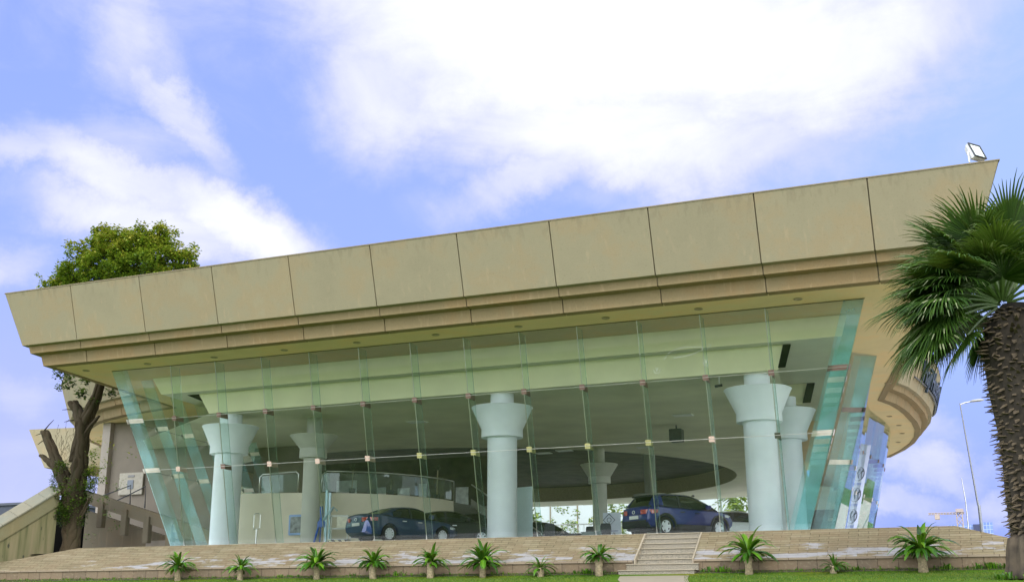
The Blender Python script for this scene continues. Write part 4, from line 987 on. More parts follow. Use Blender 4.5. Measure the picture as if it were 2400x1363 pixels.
    # wheels
    for ax in axle:
        for s in (1, -1):
            wr = empty('wheel', (ax - L / 2, s * (hw - .13), r_w)); wr.parent = root
            bm = B(); 
            rings2 = [[(r * math.cos(a * math.pi / 16), y, r * math.sin(a * math.pi / 16)) for a in range(32)] for r, y in ((r_w * .66, -.06), (r_w * .67, -.105), (r_w * .97, -.11), (r_w, -.07), (r_w, .07), (r_w * .97, .11), (r_w * .67, .105), (r_w * .66, .06))]
            loft(bm, rings2, True, False); bmesh.ops.recalc_face_normals(bm, faces=bm.faces); link('tyre', bm, M['tyre'], wr, smooth=True, angle=40)
            bm = B(); yo = s * .10
            ro = r_w * .66
            loft(bm, [[(r * math.cos(a * math.pi / 16), y, r * math.sin(a * math.pi / 16)) for a in range(32)] for r, y in ((ro, s * .04), (ro, yo), (ro * .92, yo), (ro * .90, s * .05))], True, False)
            for k in range(spokes):
                a = 2 * math.pi * k / spokes; ca, sa = math.cos(a), math.sin(a); t1 = Vector((-sa, 0, ca)); d_ = Vector((ca, 0, sa)); w1, w2 = (.036, .030) if spokes > 6 else (.07, .055)
                p0 = d_ * .05; p1 = d_ * ro * .95
                hexa(bm, [p0 - t1 * w1 + Vector((0, yo - s * .05, 0)), p0 + t1 * w1 + Vector((0, yo - s * .05, 0)), p1 + t1 * w2 + Vector((0, yo - s * .04, 0)), p1 - t1 * w2 + Vector((0, yo - s * .04, 0)), p0 - t1 * w1 + Vector((0, yo - s * .015, 0)), p0 + t1 * w1 + Vector((0, yo - s * .015, 0)), p1 + t1 * w2 + Vector((0, yo, 0)), p1 - t1 * w2 + Vector((0, yo, 0))])
            tube(bm, [(0, yo - s * .05, 0), (0, yo, 0)], .06, 16); bmesh.ops.recalc_face_normals(bm, faces=bm.faces)
            link('rim', bm, M['alloy'], wr, smooth=True, angle=35)
            bm = B(); bm.faces.new([bm.verts.new((ro * math.cos(a * math.pi / 16), s * .03, ro * math.sin(a * math.pi / 16))) for a in range(32)]); link('brake_shadow', bm, M['trim'], wr)
    # arch cladding
    if clad:
        for ax in axle:
            for s in (1, -1):
                bm = B(); tube(bm, [((ax - L / 2) + (r_w + .10) * math.cos(a), s * (hw - .005), r_w + (r_w + .10) * math.sin(a)) for a in [R(-12) + R(204) * k / 16 for k in range(17)]], .045, 6); link('arch_cladding', bm, M['trim'], root, smooth=True)
        for s in (1, -1):
            bm = B(); rbox(bm, axle[0] + r_w + .12, axle[1] - r_w - .12, s * hw - .03, s * hw + .012, .26, .42, .02, M=Tm); link('sill_cladding', bm, M['trim'], root)
        bm = B(); rbox(bm, -.03, .2, -hw * .84, hw * .84, .28, .58, .04, M=Tm); link('rear_bumper_cladding', bm, M['trim'], root)
    zt0 = interp(top, .12)
    # tail lights wrap the rear corners
    for s in (1, -1):
        bm = B()
        for i in range(5):
            pass
        z0, z1 = zt0 - .26, zt0 - .10
        xs4 = [(-.012, .52), (.0, .72), (.03, .86), (.12, .955), (.24, 1.0), (.42, 1.012)]
        rr3 = []
        for x, f_ in xs4:
            y = s * (halfw(max(x, 0)) * f_ + .006); k_ = 1 - max(0, x - .05) * 1.2
            rr3.append([(x, y, z0 + (1 - k_) * .09), (x, y, z1)])
        loft(bm, rr3, closed=False, cap=False)
        bmesh.ops.transform(bm, matrix=Tm, verts=bm.verts); link('tail_light', bm, M['redlens'], root)
        bm = B(); rr3 = []
        zh = interp(top, L - .22)
        for x, f_ in ((.0, .62), (.04, .84), (.14, .95), (.34, 1.0), (.52, 1.01)):
            rr3.append([(L - x, s * (halfw(L - x) * f_ + .008), zh - .18 + x * .12), (L - x, s * (halfw(L - x) * f_ + .008), zh - .06 + x * .05)])
        loft(bm, rr3, closed=False, cap=False); bmesh.ops.transform(bm, matrix=Tm, verts=bm.verts); link('headlight', bm, M['clearlens'], root)
        # mirror and handles
        xm = c1 - .55; zb = interp(top, xm)
        bm = B(); rbox(bm, xm - .10, xm + .08, s * (hw - .03), s * (hw + .16), zb + .02, zb + .17, .03, M=Tm) if s > 0 else rbox(bm, xm - .10, xm + .08, -(hw + .16), -(hw - .03), zb + .02, zb + .17, .03, M=Tm); link('mirror', bm, paintm, root)
        for xh in (L * .36, L * .53):
            zz = interp(top, xh) - .17
            bm = B(); ya = sorted((s * (hw * .965), s * (hw * .965 + .045))); rbox(bm, xh, xh + .20, ya[0], ya[1], zz, zz + .035, .01, M=Tm); link('door_handle', bm, M['alloy'] if not suv else M['trim'], root)
    # number plate panel & emblem
    bm = B(); box(bm, -.025, -.005, -.26, .26, zt0 - .42, zt0 - .30, M=Tm); link('number_plate', bm, M['white'], root)
    bm = B(); tube(bm, [(-.025 - L / 2, .07 * math.cos(a * math.pi / 10), zt0 - .17 + .055 * math.sin(a * math.pi / 10)) for a in range(21)], .012, 6, cap=False); link('rear_emblem', bm, M['alloy'], root)
    if suv:
        bm = B(); zr = roofz; rbox(bm, c0 + .12, c0 + .42, -hw * .62, hw * .62, zr - .13, zr - .075, .02, M=Tm); link('rear_spoiler', bm, M['trim'], root)
        bm = B(); loft(bm, [[(c0 + .55 + x, y, roofz + z) for y, z in ((-w, 0), (w, 0), (0, .06))] for x, w in ((0, .03), (.12, .02))]); link('aerial_fin', bm, M['trim'], root)
    # black belt line
    for s in (1, -1):
        bm = B(); tube(bm, [(x - L / 2, s * (halfw(x) * .925), interp(top, x) + .005) for x in [c0 + .25 + (c1 - c0 - .45) * k / 12 for k in range(13)]], .014, 5); link('belt_trim', bm, M['trim'], root)
    return root
TOP_S = [(0, .78), (.04, .98), (.15, 1.07), (.6, 1.09), (1.3, 1.01), (2.2, .97), (3.2, .95), (3.5, .94), (4.1, .84), (4.4, .72), (4.52, .60), (4.6, .50)]
ROOF_S = [(.62, 1.095), (.95, 1.20), (1.35, 1.35), (1.75, 1.425), (2.2, 1.445), (2.6, 1.42), (2.95, 1.32), (3.3, 1.15), (3.62, .955)]
car('blue_saloon_car', 'dark blue saloon car in front of the cream curved wall, tail to the left', 'car', (-22.1, 42.15, TZ), math.atan2(.90, .44), 4.6, 1.80, TOP_S, ROOF_S, 2.70, .335, paint('deep_blue_paint', (.010, .034, .105)), spokes=10)
car('black_saloon_car', 'black saloon car whose nose shows past the front of the blue saloon', 'car', (-21.35, 44.6, TZ), math.atan2(.62, .78), 4.5, 1.80, TOP_S, [(x, z - .0) for x, z in ROOF_S], 2.70, .33, paint('black_paint', (.012, .013, .015)), spokes=8)
TOP_U = [(0, .62), (.03, .92), (.12, 1.02), (.5, 1.07), (1.3, 1.03), (2.4, .98), (3.0, .98), (3.3, .97), (3.9, .88), (4.12, .78), (4.22, .62), (4.27, .52)]
ROOF_U = [(.20, 1.06), (.34, 1.26), (.52, 1.47), (1.0, 1.535), (1.7, 1.55), (2.2, 1.53), (2.6, 1.43), (2.95, 1.27), (3.35, .985)]
car('blue_suv', 'glossy royal blue compact SUV with black wheel arches parked above the granite steps', 'car', (-10.55, 42.4, TZ), math.atan2(.876, .483) - R(7), 4.15, 1.77, TOP_U, ROOF_U, 2.57, .335, paint('royal_blue_paint', (.011, .026, .19)), suv=True, clad=True, spokes=5, roofz=1.55)
car('brown_suv', 'brown SUV deep inside the hall, right of the front middle column', 'car', (-21.4, 56.5, TZ), math.atan2(.75, .66), 4.5, 1.85, [(x * 1.05, z + .08) for x, z in TOP_U], [(x * 1.05, z + .15) for x, z in ROOF_U], 2.7, .36, paint('bronze_paint', (.13, .10, .065)), suv=True, clad=True, roofz=1.70, spokes=5)
car('white_saloon_car', 'white saloon car with its bonnet showing past the front of the blue SUV', 'car', (-9.9, 49.8, TZ), math.atan2(.30, .95), 4.5, 1.80, TOP_S, ROOF_S, 2.7, .33, paint('white_car_paint', (.72, .74, .72)), spokes=8)
car('dark_rear_car', 'dark car half hidden behind the right front column, beyond the white saloon', 'car', (-10.3, 57.0, TZ), math.atan2(.15, .98), 4.5, 1.8, TOP_S, ROOF_S, 2.7, .33, paint('charcoal_paint', (.02, .022, .025)), spokes=8)

# ------------------------------------------------------------------ furniture
blk = plain('black_chair_leather', (.02, .022, .025), rough=.45)
def chair(loc, rz_, label):
    c_ = empty('office_chair', loc, rz_); tag(c_, label, 'chair', 'black office chairs inside the hall')
    bm = B(); rbox(bm, -.26, .26, -.25, .25, .44, .54, .04); link('seat', bm, blk, c_)
    bm = B(); loft(bm, [[(x * w, y + .02 * z_, z_) for x, y in ((-.25, .24), (.25, .24), (.25, .31), (-.25, .31))] for z_, w in ((.55, .9), (.75, 1.0), (1.0, .98), (1.12, .8))]); bmesh.ops.recalc_face_normals(bm, faces=bm.faces); link('backrest', bm, blk, c_, smooth=True, angle=50)
    for s in (1, -1):
        bm = B(); tube(bm, [(s * .28, .2, .5), (s * .31, .1, .70), (s * .31, -.2, .70), (s * .28, -.2, .5)], .02, 6); link('armrest', bm, M['blackm'], c_)
    bm = B(); tube(bm, [(0, 0, .44), (0, 0, .12)], .03, 8); link('stem', bm, M['steel'], c_)
    for k in range(5):
        a = k * 2 * math.pi / 5; bm = B(); tube(bm, [(0, 0, .12), (.28 * math.cos(a), .28 * math.sin(a), .05)], .022, 6); link('leg', bm, M['blackm'], c_)
chair((-18.6, 50.2, TZ + .05), R(200), 'large black office chair left of the black desk inside the hall')
chair((-17.0, 52.0, TZ), R(150), 'black office chair at the right end of the black desk')
chair((-15.8, 50.2, TZ), R(185), 'black office chair just left of the white poster stand')
def desk(loc, rz_, w, label, mat):
    d_ = empty('desk', loc, rz_); tag(d_, label, 'desk')
    bm = B(); rbox(bm, -w / 2, w / 2, -.4, .4, .70, .74, .01); link('desk_top', bm, mat, d_)
    for s in (1, -1): 
        bm = B(); rbox(bm, s * (w / 2 - .06) - .03, s * (w / 2 - .06) + .03, -.37, .37, 0, .70, .008); link('side_panel', bm, mat, d_)
    bm = B(); rbox(bm, -w / 2 + .1, w / 2 - .1, .2, .23, .2, .69, .005); link('modesty_panel', bm, mat, d_)
desk((-17.4, 50.8, TZ), R(10), 1.7, 'black desk between the office chairs beyond the glass', M['trim'])
desk((-20.0, 51.5, TZ), R(5), 1.3, 'low dark desk left of the large office chair', plain('dark_wood', (.04, .035, .03), rough=.4))
wb_ = empty('white_cabinet', (-19.6, 48.6, TZ)); tag(wb_, 'small pale cabinet standing right of the front middle column', 'cabinet')
bm = B(); rbox(bm, -.38, .38, -.25, .25, .02, .92, .02); link('carcass', bm, plain('pale_blue_cabinet', (.42, .52, .56), rough=.5), wb_)
bm = B(); rbox(bm, -.40, .40, -.27, .27, .92, .96, .01); link('cabinet_top', bm, M['white'], wb_)
wb2 = empty('grey_cabinet', (-15.9, 48.2, TZ)); tag(wb2, 'low grey-green cabinet below the glass joint, left of the chair by the poster', 'cabinet')
bm = B(); rbox(bm, -.42, .42, -.22, .22, .02, .62, .02); link('carcass', bm, plain('grey_green_cabinet', (.16, .22, .20), rough=.5), wb2)
bm = B(); rbox(bm, -.44, .44, -.24, .24, .62, .65, .01); link('cabinet_top', bm, plain('cab_top', (.25, .30, .28), rough=.4), wb2)
ps = empty('poster_stand', (-16.0, 51.6, TZ), R(4)); tag(ps, 'white poster stand with a diamond emblem and a small red car picture', 'poster stand')
bm = B(); rbox(bm, -.42, .42, -.03, .03, .05, 1.72, .01); link('board', bm, plain('poster_white', (.62, .66, .74), rough=.5, var=.03), ps)
bm = B(); tube(bm, [(-.28 + .28 * 1.0 * a, -.045, 1.38 + .28 * b_) for a, b_ in ((0, 1), (1, 0), (0, -1), (-1, 0), (0, 1))], .018, 5); bmesh.ops.translate(bm, verts=bm.verts, vec=(.16, 0, 0)); link('diamond_emblem', bm, M['ink'], ps)
bm = B(); tube(bm, [(-.12 + .10 * math.cos(a * math.pi / 8), -.045, 1.38 + .10 * math.sin(a * math.pi / 8)) for a in range(17)], .013, 5, cap=False); link('inner_ring', bm, M['ink'], ps)
bm = B(); loft(bm, [[(x, -.045, z) for x, z in ((-.08, .42), (.0, .55), (.12, .62), (.28, .60), (.38, .50), (.40, .40), (-.06, .38))], [(x, -.032, z) for x, z in ((-.08, .42), (.0, .55), (.12, .62), (.28, .60), (.38, .50), (.40, .40), (-.06, .38))]]); link('red_car_picture', bm, plain('red_print', (.50, .10, .05), rough=.5), ps)
bm = B(); box(bm, -.28, .30, -.045, -.032, .86, .89); link('caption_line', bm, plain('blue_grey_print', (.12, .16, .35), rough=.5), ps)
for s in (1, -1):
    bm = B(); rbox(bm, s * .3 - .03, s * .3 + .03, -.25, .25, 0, .05, .01); link('foot', bm, M['blackm'], ps)
wp = empty('roll_up_banner', (-17.25, 43.6, TZ), R(-18)); tag(wp, 'tall blank white roll-up banner showing its edge behind the front middle column', 'banner')
bm = B(); rbox(bm, -.55, .43, -.01, .01, .06, 2.25, .004); link('banner_sheet', bm, plain('banner_white', (.60, .72, .74), rough=.5, var=.03), wp)
bm = B(); rbox(bm, -.6, .46, -.1, .1, 0, .06, .02); link('banner_base', bm, M['steel'], wp)
# hydraulic lift and cage trolley
lf = empty('mobile_lift', (-26.6, 43.3, TZ), R(20)); tag(lf, 'folded blue and grey mobile work lift standing beside the slim column', 'work lift')
blu = plain('lift_blue', (.02, .10, .42), rough=.4); gry = plain('lift_grey', (.38, .50, .54), rough=.4, metal=.3)
bm = B(); rbox(bm, -.45, .45, -.4, .4, .08, .20, .02); link('chassis', bm, gry, lf)
bm = B(); tube(bm, [(-.38, 0, .2), (-.05, 0, 1.5)], .05, 6); tube(bm, [(-.15, .1, .2), (-.12, .1, 1.3)], .03, 6); link('lower_arm', bm, blu, lf)
bm = B(); rbox(bm, .05, .16, -.06, .06, .2, 2.45, .01); rbox(bm, .20, .30, -.06, .06, .2, 2.35, .01); link('mast_section', bm, gry, lf)
bm = B(); tube(bm, [(-.05, 0, 1.0), (-.12, 0, 1.75)], .075, 8); link('upper_arm', bm, blu, lf)
bm = B(); tube(bm, [(.0, 0, 1.15), (.42, 0, 1.72), (.60, 0, 1.55)], [.10, .05, .04], 8); link('jib_arm', bm, gry, lf)
bm = B(); rbox(bm, -.25, .1, -.1, .1, .85, 1.12, .03); link('hydraulic_block', bm, blu, lf)
for x, y in ((-.4, -.35), (.4, -.35), (-.4, .35), (.4, .35)):
    bm = B(); tube(bm, [(x, y - .04, .08), (x, y + .04, .08)], .08, 14); link('castor', bm, M['blackm'], lf)
tr_ = empty('cage_trolley', (-25.55, 42.9, TZ), R(18)); tag(tr_, 'white tubular cage trolley with a cream panel behind the saloon\'s tail', 'trolley')
for x in (-.42, .42):
    for y in (-.3, .3):
        bm = B(); tube(bm, [(x, y, .1), (x, y, 1.30)], .022, 6); link('upright', bm, M['white'], tr_)
for z in (.28, .75, 1.28):
    bm = B(); tube(bm, [(-.42, -.3, z), (.42, -.3, z), (.42, .3, z), (-.42, .3, z), (-.42, -.3, z)], .02, 6); link('rail', bm, M['white'], tr_)
bm = B(); box(bm, -.04, .41, -.335, -.325, .76, 1.22); link('cream_panel', bm, plain('cream_panel', (.66, .64, .50), rough=.5), tr_)
bm = B(); box(bm, -.41, .41, -.335, -.325, .14, .27); m, t, b = newmat('hazard_stripe'); wvt = N(t, 'ShaderNodeTexWave'); wvt.inputs['Scale'].default_value = 2.2; wvt.bands_direction = 'DIAGONAL'
tcx = N(t, 'ShaderNodeTexCoord'); t.links.new(tcx.outputs['Object'], wvt.inputs[0]); t.links.new(ramp(t, wvt.outputs[0], [(0, (.05, .05, .04)), (.45, (.05, .05, .04)), (.5, (.65, .60, .40))], 'CONSTANT'), b.inputs['Base Color'])
link('striped_bar', bm, m, tr_)
bm = B(); box(bm, -.40, .40, -.29, .29, .27, .30); link('shelf', bm, gry, tr_)
st_ = empty('queue_stand', (-28.95, 41.7, TZ)); tag(st_, 'slim steel stand with a looped frame just right of the left front column', 'stand')
bm = B(); tube(bm, [(0, 0, 0), (0, 0, .75)], .03, 8); link('post', bm, M['steel'], st_)
bm = B(); tube(bm, [(-.16, 0, .78), (-.16, 0, 1.35), (-.08, 0, 1.42), (.08, 0, 1.42), (.16, 0, 1.35), (.16, 0, .78), (0, 0, .74), (-.16, 0, .78)], .02, 6); link('loop', bm, M['steel'], st_)
bm = B(); lathe(bm, [(.16, 0), (.16, .02), (.04, .05)], (0, 0), 20); link('foot_plate', bm, M['steel'], st_)
sc_ = empty('security_camera', (-8.55, 41.6, 7.98)); tag(sc_, 'small bullet security camera fixed under the low ceiling', 'camera')
bm = B(); tube(bm, [(-.16, 0, -.2), (.12, 0, -.17)], .05, 10); link('camera_barrel', bm, M['trim'], sc_)
bm = B(); tube(bm, [(.0, 0, -.17), (.02, 0, .18)], .018, 6); link('mount_arm', bm, M['white'], sc_)

for i, (x, y, hh, lb) in enumerate(((-27.2, 46.2, 1.15, 'spiky potted plant at the left end of the deck balustrade'), (-26.6, 46.9, .8, 'small dark spiky plant behind the deck balustrade'), (-25.9, 47.6, .55, 'low tan spiky plant behind the deck balustrade'), (-24.9, 50.6, 1.5, 'tall spiky plant at the right end of the deck'))):
    pp_ = empty('potted_plant', (x, y + .5, ZD - .02)); tag(pp_, lb, 'potted plant')
    bm = B(); lathe(bm, [(.12, 0), (.17, .3), (.15, .3)], (0, 0), 16); link('pot', bm, M['trim'], pp_)
    q = random.Random(i); bm = B(); tube(bm, [(0, 0, .28), (.02, 0, hh)], .03, 6); link('stem', bm, M['rim'], pp_)
    bm = B()
    for k in range(34):
        a = q.uniform(0, 6.28); e = q.uniform(-.5, 1.3); d = Vector((math.cos(a) * math.cos(e), math.sin(a) * math.cos(e), math.sin(e))); p = Vector((.02, 0, hh)); sd = Vector((-math.sin(a), math.cos(a), 0)) * .014
        L = q.uniform(.28, .45); m1 = p + d * L * .5 + Vector((0, 0, .03)); t1 = p + d * L - Vector((0, 0, .06))
        bm.faces.new([bm.verts.new(v) for v in (p - sd, p + sd, m1 + sd, m1 - sd)]); bm.faces.new([bm.verts.new(v) for v in (m1 - sd, m1 + sd, t1)])
    link('leaves', bm, plain('dull_spiky_leaf', ((.05, .07, .03), (.03, .05, .03), (.22, .17, .08), (.05, .06, .03))[i], rough=.6), pp_)
# faint white marker sketches left on the upper glass
M['chalk'] = plain('white_marker', (.75, .78, .72), rough=.8, var=.05)
def sketch(pts):
    bm = B(); P = cat(pts, 5); tube(bm, [FP(p.x, p.y) - Vector((0, .012, 0)) for p in P], .0075, 4); part('marker_sketch', bm, M['chalk'])
sketch([(-9.85, 8.30), (-9.6, 8.55), (-9.2, 8.66), (-8.75, 8.66), (-8.40, 8.60), (-8.6, 8.48), (-9.0, 8.38), (-9.5, 8.34)])
sketch([(-8.25, 8.58), (-8.12, 8.66), (-8.2, 8.72)])
for cx_, cz_ in ((-10.15, 7.98), (-8.35, 8.12)):
    sketch([(cx_ - .12, cz_), (cx_ - .05, cz_ - .12), (cx_ + .06, cz_ - .12), (cx_ + .14, cz_ + .02)]); sketch([(cx_ - .03, cz_ + .08), (cx_, cz_ - .05), (cx_ + .05, cz_ + .07)])
# ================================================================== VEGETATION
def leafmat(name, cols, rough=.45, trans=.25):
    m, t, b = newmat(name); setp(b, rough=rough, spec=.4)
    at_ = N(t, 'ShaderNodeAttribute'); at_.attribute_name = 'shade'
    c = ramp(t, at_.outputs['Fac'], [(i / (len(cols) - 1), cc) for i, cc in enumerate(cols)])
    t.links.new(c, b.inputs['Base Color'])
    tl_ = N(t, 'ShaderNodeBsdfTranslucent'); mc = mixc(t, .5, c, (.25, .35, .03)); t.links.new(mc, tl_.inputs[0])
    mx = N(t, 'ShaderNodeMixShader'); mx.inputs[0].default_value = trans
    out = t.nodes['Material Output']; t.links.new(b.outputs[0], mx.inputs[1]); t.links.new(tl_.outputs[0], mx.inputs[2]); t.links.new(mx.outputs[0], out.inputs[0])
    return m
def mesh_from(name, V, F, shade, mat, parent=None, smooth=False):
    me = bpy.data.meshes.new(name); me.from_pydata(V, [], F)
    if shade is not None:
        a = me.attributes.new('shade', 'FLOAT', 'FACE'); a.data.foreach_set('value', shade)
    me.materials.append(mat); me.update()
    if smooth:
        for p in me.polygons: p.use_smooth = True
    o = bpy.data.objects.new(name, me); col.objects.link(o)
    if parent is not None: o.parent = parent
    return o
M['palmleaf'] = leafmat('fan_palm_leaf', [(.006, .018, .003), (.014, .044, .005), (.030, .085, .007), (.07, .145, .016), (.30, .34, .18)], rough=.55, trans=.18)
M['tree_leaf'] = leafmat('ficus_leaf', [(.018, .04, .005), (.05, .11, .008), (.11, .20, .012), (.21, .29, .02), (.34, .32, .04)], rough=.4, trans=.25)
M['fernleaf'] = leafmat('cycad_leaf', [(.012, .045, .004), (.03, .11, .006), (.075, .21, .010), (.17, .33, .02)], rough=.35, trans=.25)
bark = concrete('ficus_bark', (.052, .040, .020), speck=.75, stain=.7, tint=(.03, .04, .012))
pbark = plain('palm_trunk_fibre', (.028, .022, .013), rough=.95, var=.45, scale=9)
pboot = plain('palm_leaf_bases', (.095, .072, .040), rough=.9, var=.4, scale=6)

# ---- fan palm
PX, PY = 1.22, 30.0
palm = empty('fan_palm', (PX, PY, lawn_z(PY))); tag(palm, 'stout fan palm with a shaggy stubbled trunk and a ragged crown at the right edge', 'palm tree')
pr_ = random.Random(11)
CZ = 7.3 - lawn_z(PY)     # crown base above the foot
bm = B()
prof = [(0, .74), (.25, .66), (.75, .56), (.9, .53), (2.0, .57), (3.4, .62), (4.6, .72), (5.5, .80), (6.2, .66), (6.65, .3)]
rr_ = random.Random(5)
tube(bm, [(.12 * z / 6, 0, z) for z, r in prof], [r for z, r in prof], 26, jit=.10, rr=rr_)
link('trunk', bm, pbark, palm, smooth=True)
# stubs of old leaf stalks
V, F = [], []
def stub(base, d, side, L, w, th):
    i = len(V); tip = base + d * L
    up_ = d.cross(side).normalized()
    V.extend([base - side * w, base + side * w, base + side * w * .9 + up_ * th, base - side * w * .9 + up_ * th, tip - side * w * .22, tip + side * w * .22, tip + up_ * th * .3])
    F.extend([(i, i + 1, i + 5, i + 4), (i + 1, i + 2, i + 6, i + 5), (i + 3, i, i + 4, i + 6), (i + 2, i + 3, i + 6), (i + 4, i + 5, i + 6)])
def trunk_r(z):
    return interp(prof, z)
n_ = 0
z = 1.05
while z < 6.5:
    k0 = 17
    for k in range(k0):
        a = 2 * math.pi * (k + (n_ % 2) * .5) / k0 + pr_.uniform(-.12, .12)
        r = trunk_r(z) - .03; rad = Vector((math.cos(a), math.sin(a), 0)); sd_ = Vector((-math.sin(a), math.cos(a), 0))
        up_a = pr_.uniform(-.55, .35)
        d = (rad * math.cos(up_a) + Vector((0, 0, math.sin(up_a)))).normalized()
        stub(Vector((.12 * z / 6, 0, z + pr_.uniform(-.04, .04))) + rad * r, d, sd_, pr_.uniform(.12, .30), pr_.uniform(.05, .085), pr_.uniform(.03, .055))
    z += .10; n_ += 1
mesh_from('leaf_bases', [tuple(v) for v in V], F, None, pboot, palm)
# smooth flared foot with vertical ribs
bm = B(); nseg = 30
rings = []
for z, r in ((0, .80), (.1, .76), (.35, .71), (.7, .67), (.95, .60), (1.02, .5)):
    rings.append([(r * (1 + .09 * math.sin(14 * a + z) + .03 * math.sin(23 * a)) * math.cos(a), r * (1 + .09 * math.sin(14 * a + z)) * math.sin(a), z) for a in [2 * math.pi * k / 90 for k in range(90)]])
loft(bm, rings); link('trunk_foot', bm, plain('pale_palm_foot', (.055, .042, .025), rough=.9, var=.7, scale=3), palm, smooth=True)
def frond(az_, el_, L, Rb, droop=.5, half=80, n=44, seed=0, fold=.25, tipdroop=1.0, dry=0.0):
    q = random.Random(seed)
    root = Vector((-.12, 0, CZ - .15))
    d = Vector((math.cos(az_) * math.cos(el_), math.sin(az_) * math.cos(el_), math.sin(el_)))
    side = Vector((-math.sin(az_), math.cos(az_), 0))
    # petiole as a bending ribbon
    pts = []; p = root + d * .15; dd = d.copy()
    for k in range(8):
        pts.append(p.copy()); p = p + dd * (L / 7); dd = (dd + Vector((0, 0, -droop * .10))).normalized()
    bm = B(); tube(bm, pts, [.045 - .003 * k for k in range(8)], 5)
    hub = pts[-1]
    V, F, S = [], [], []
    nrm = side.cross(dd).normalized()
    if nrm.z < 0: nrm = -nrm
    for k in range(n):
        u = (k + .5) / n * 2 - 1; ang = R(half) * u
        sd = (dd * math.cos(ang) + side * math.sin(ang) + nrm * (-fold * abs(u))).normalized()
        ln = Rb * (1 - .22 * abs(u) ** 1.5) * q.uniform(.88, 1.08)
        wdir = sd.cross(nrm).normalized()
        p = hub.copy(); cd = sd.copy(); segs = 6
        wd = 2 * Rb * .5 * R(half) / n * 1.05
        i0 = len(V); shv = q.random() * .5 + .15 + dry
        tw = q.uniform(-.25, .25); dr = q.uniform(.6, 1.4)
        for s in range(segs + 1):
            f_ = s / segs
            w = wd * (.18 + 1.0 * min(1, f_ * 2.0)) * (1 if f_ < .5 else (1 - (f_ - .5) / .5) ** .8) * .5
            w = max(w, .004)
            ridge = nrm * (w * .55)
            V.extend([tuple(p - wdir * w), tuple(p + ridge), tuple(p + wdir * w)])
            if s < segs:
                gr = .055 * tipdroop * dr * (max(0, f_ - .25) * 3.4) ** 1.6
                cd = (cd + Vector((0, 0, -gr)) + wdir * tw * .05 * f_ * 2).normalized()
                p = p + cd * (ln / segs)
        for s in range(segs):
            a = i0 + s * 3
            F.append((a, a + 1, a + 4, a + 3)); F.append((a + 1, a + 2, a + 5, a + 4))
            hl = (1.0 if (s >= 3 and q.random() < .07) else min(.85, shv + .12 * (s / segs)))  # odd pale segments painted as whitish highlights on the blade
            S.append(hl); S.append(min(1, hl * .85))
        # stray fibre
    me_p = bmesh.new()
    fo = link('frond', bm, M['stalk'], palm)
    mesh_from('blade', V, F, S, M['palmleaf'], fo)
    me_p.free()
M['stalk'] = plain('palm_stalk', (.10, .17, .04), rough=.45, var=.3)
FR = [  # azimuth (deg, 0 = +X, 180 = left), elevation, stalk, blade
 (172, 62, 1.5, 1.45, .5), (150, 48, 1.3, 1.4, .5), (200, 40, 1.4, 1.45, .6), (180, 22, 1.55, 1.5, .7), (215, 18, 1.4, 1.4, .7), (160, 8, 1.45, 1.5, .8),
 (192, 0, 1.5, 1.4, .8), (200, -8, 1.6, 1.45, .8), (168, 2, 1.6, 1.5, .9), (176, -12, 1.25, 1.3, .9), (196, -30, 1.0, 1.2, .7), (150, -45, .8, 1.0, .6),
 (120, 60, 1.3, 1.4, .4), (90, 74, 1.4, 1.5, .3), (240, 66, 1.4, 1.4, .4), (270, 50, 1.3, 1.35, .5), (300, 70, 1.5, 1.45, .4), (60, 55, 1.4, 1.4, .5), (20, 60, 1.5, 1.5, .5), (335, 40, 1.5, 1.5, .6),
 (255, 42, 1.2, 1.2, .5), (320, 20, 1.4, 1.4, .8), (0, 15, 1.5, 1.5, .7), (40, 10, 1.4, 1.4, .8), (20, -20, 1.2, 1.2, .7), (140, 25, 1.3, 1.3, .7), (185, 80, 1.3, 1.5, .3), (235, 38, 1.5, 1.4, .6), (196, 4, 1.2, 1.4, .9)]
fq = random.Random(404)
for k in range(26):   # fill the left side and the hanging skirt
    FR.append((fq.uniform(118, 218), fq.choice([68, 58, 48, 36, 26, 16, 6]) + fq.uniform(-8, 8), fq.uniform(1.0, 1.5), fq.uniform(1.25, 1.5), fq.uniform(.6, 1.0)))
for k in range(18):   # upper and right hand part of the crown
    FR.append((fq.uniform(-60, 200), fq.uniform(30, 82), fq.uniform(.9, 1.5), fq.uniform(1.2, 1.5), fq.uniform(.4, .8)))
for k in range(10):   # short inner fronds closing the crown's heart
    FR.append((fq.uniform(170, 330), fq.uniform(35, 80), fq.uniform(.5, .9), fq.uniform(.9, 1.2), fq.uniform(.4, .7)))
for i, (a, e, L, Rb, dr) in enumerate(FR):
    frond(R(a), R(e), L * 1.06, Rb * 1.16, droop=dr * 1.1, seed=100 + i, half=82 + (i * 7) % 20, fold=.15 + .25 * ((i * 37) % 10) / 10, tipdroop=1.6 + .8 * ((i * 13) % 7) / 7, dry=.0 if i % 5 else .12)
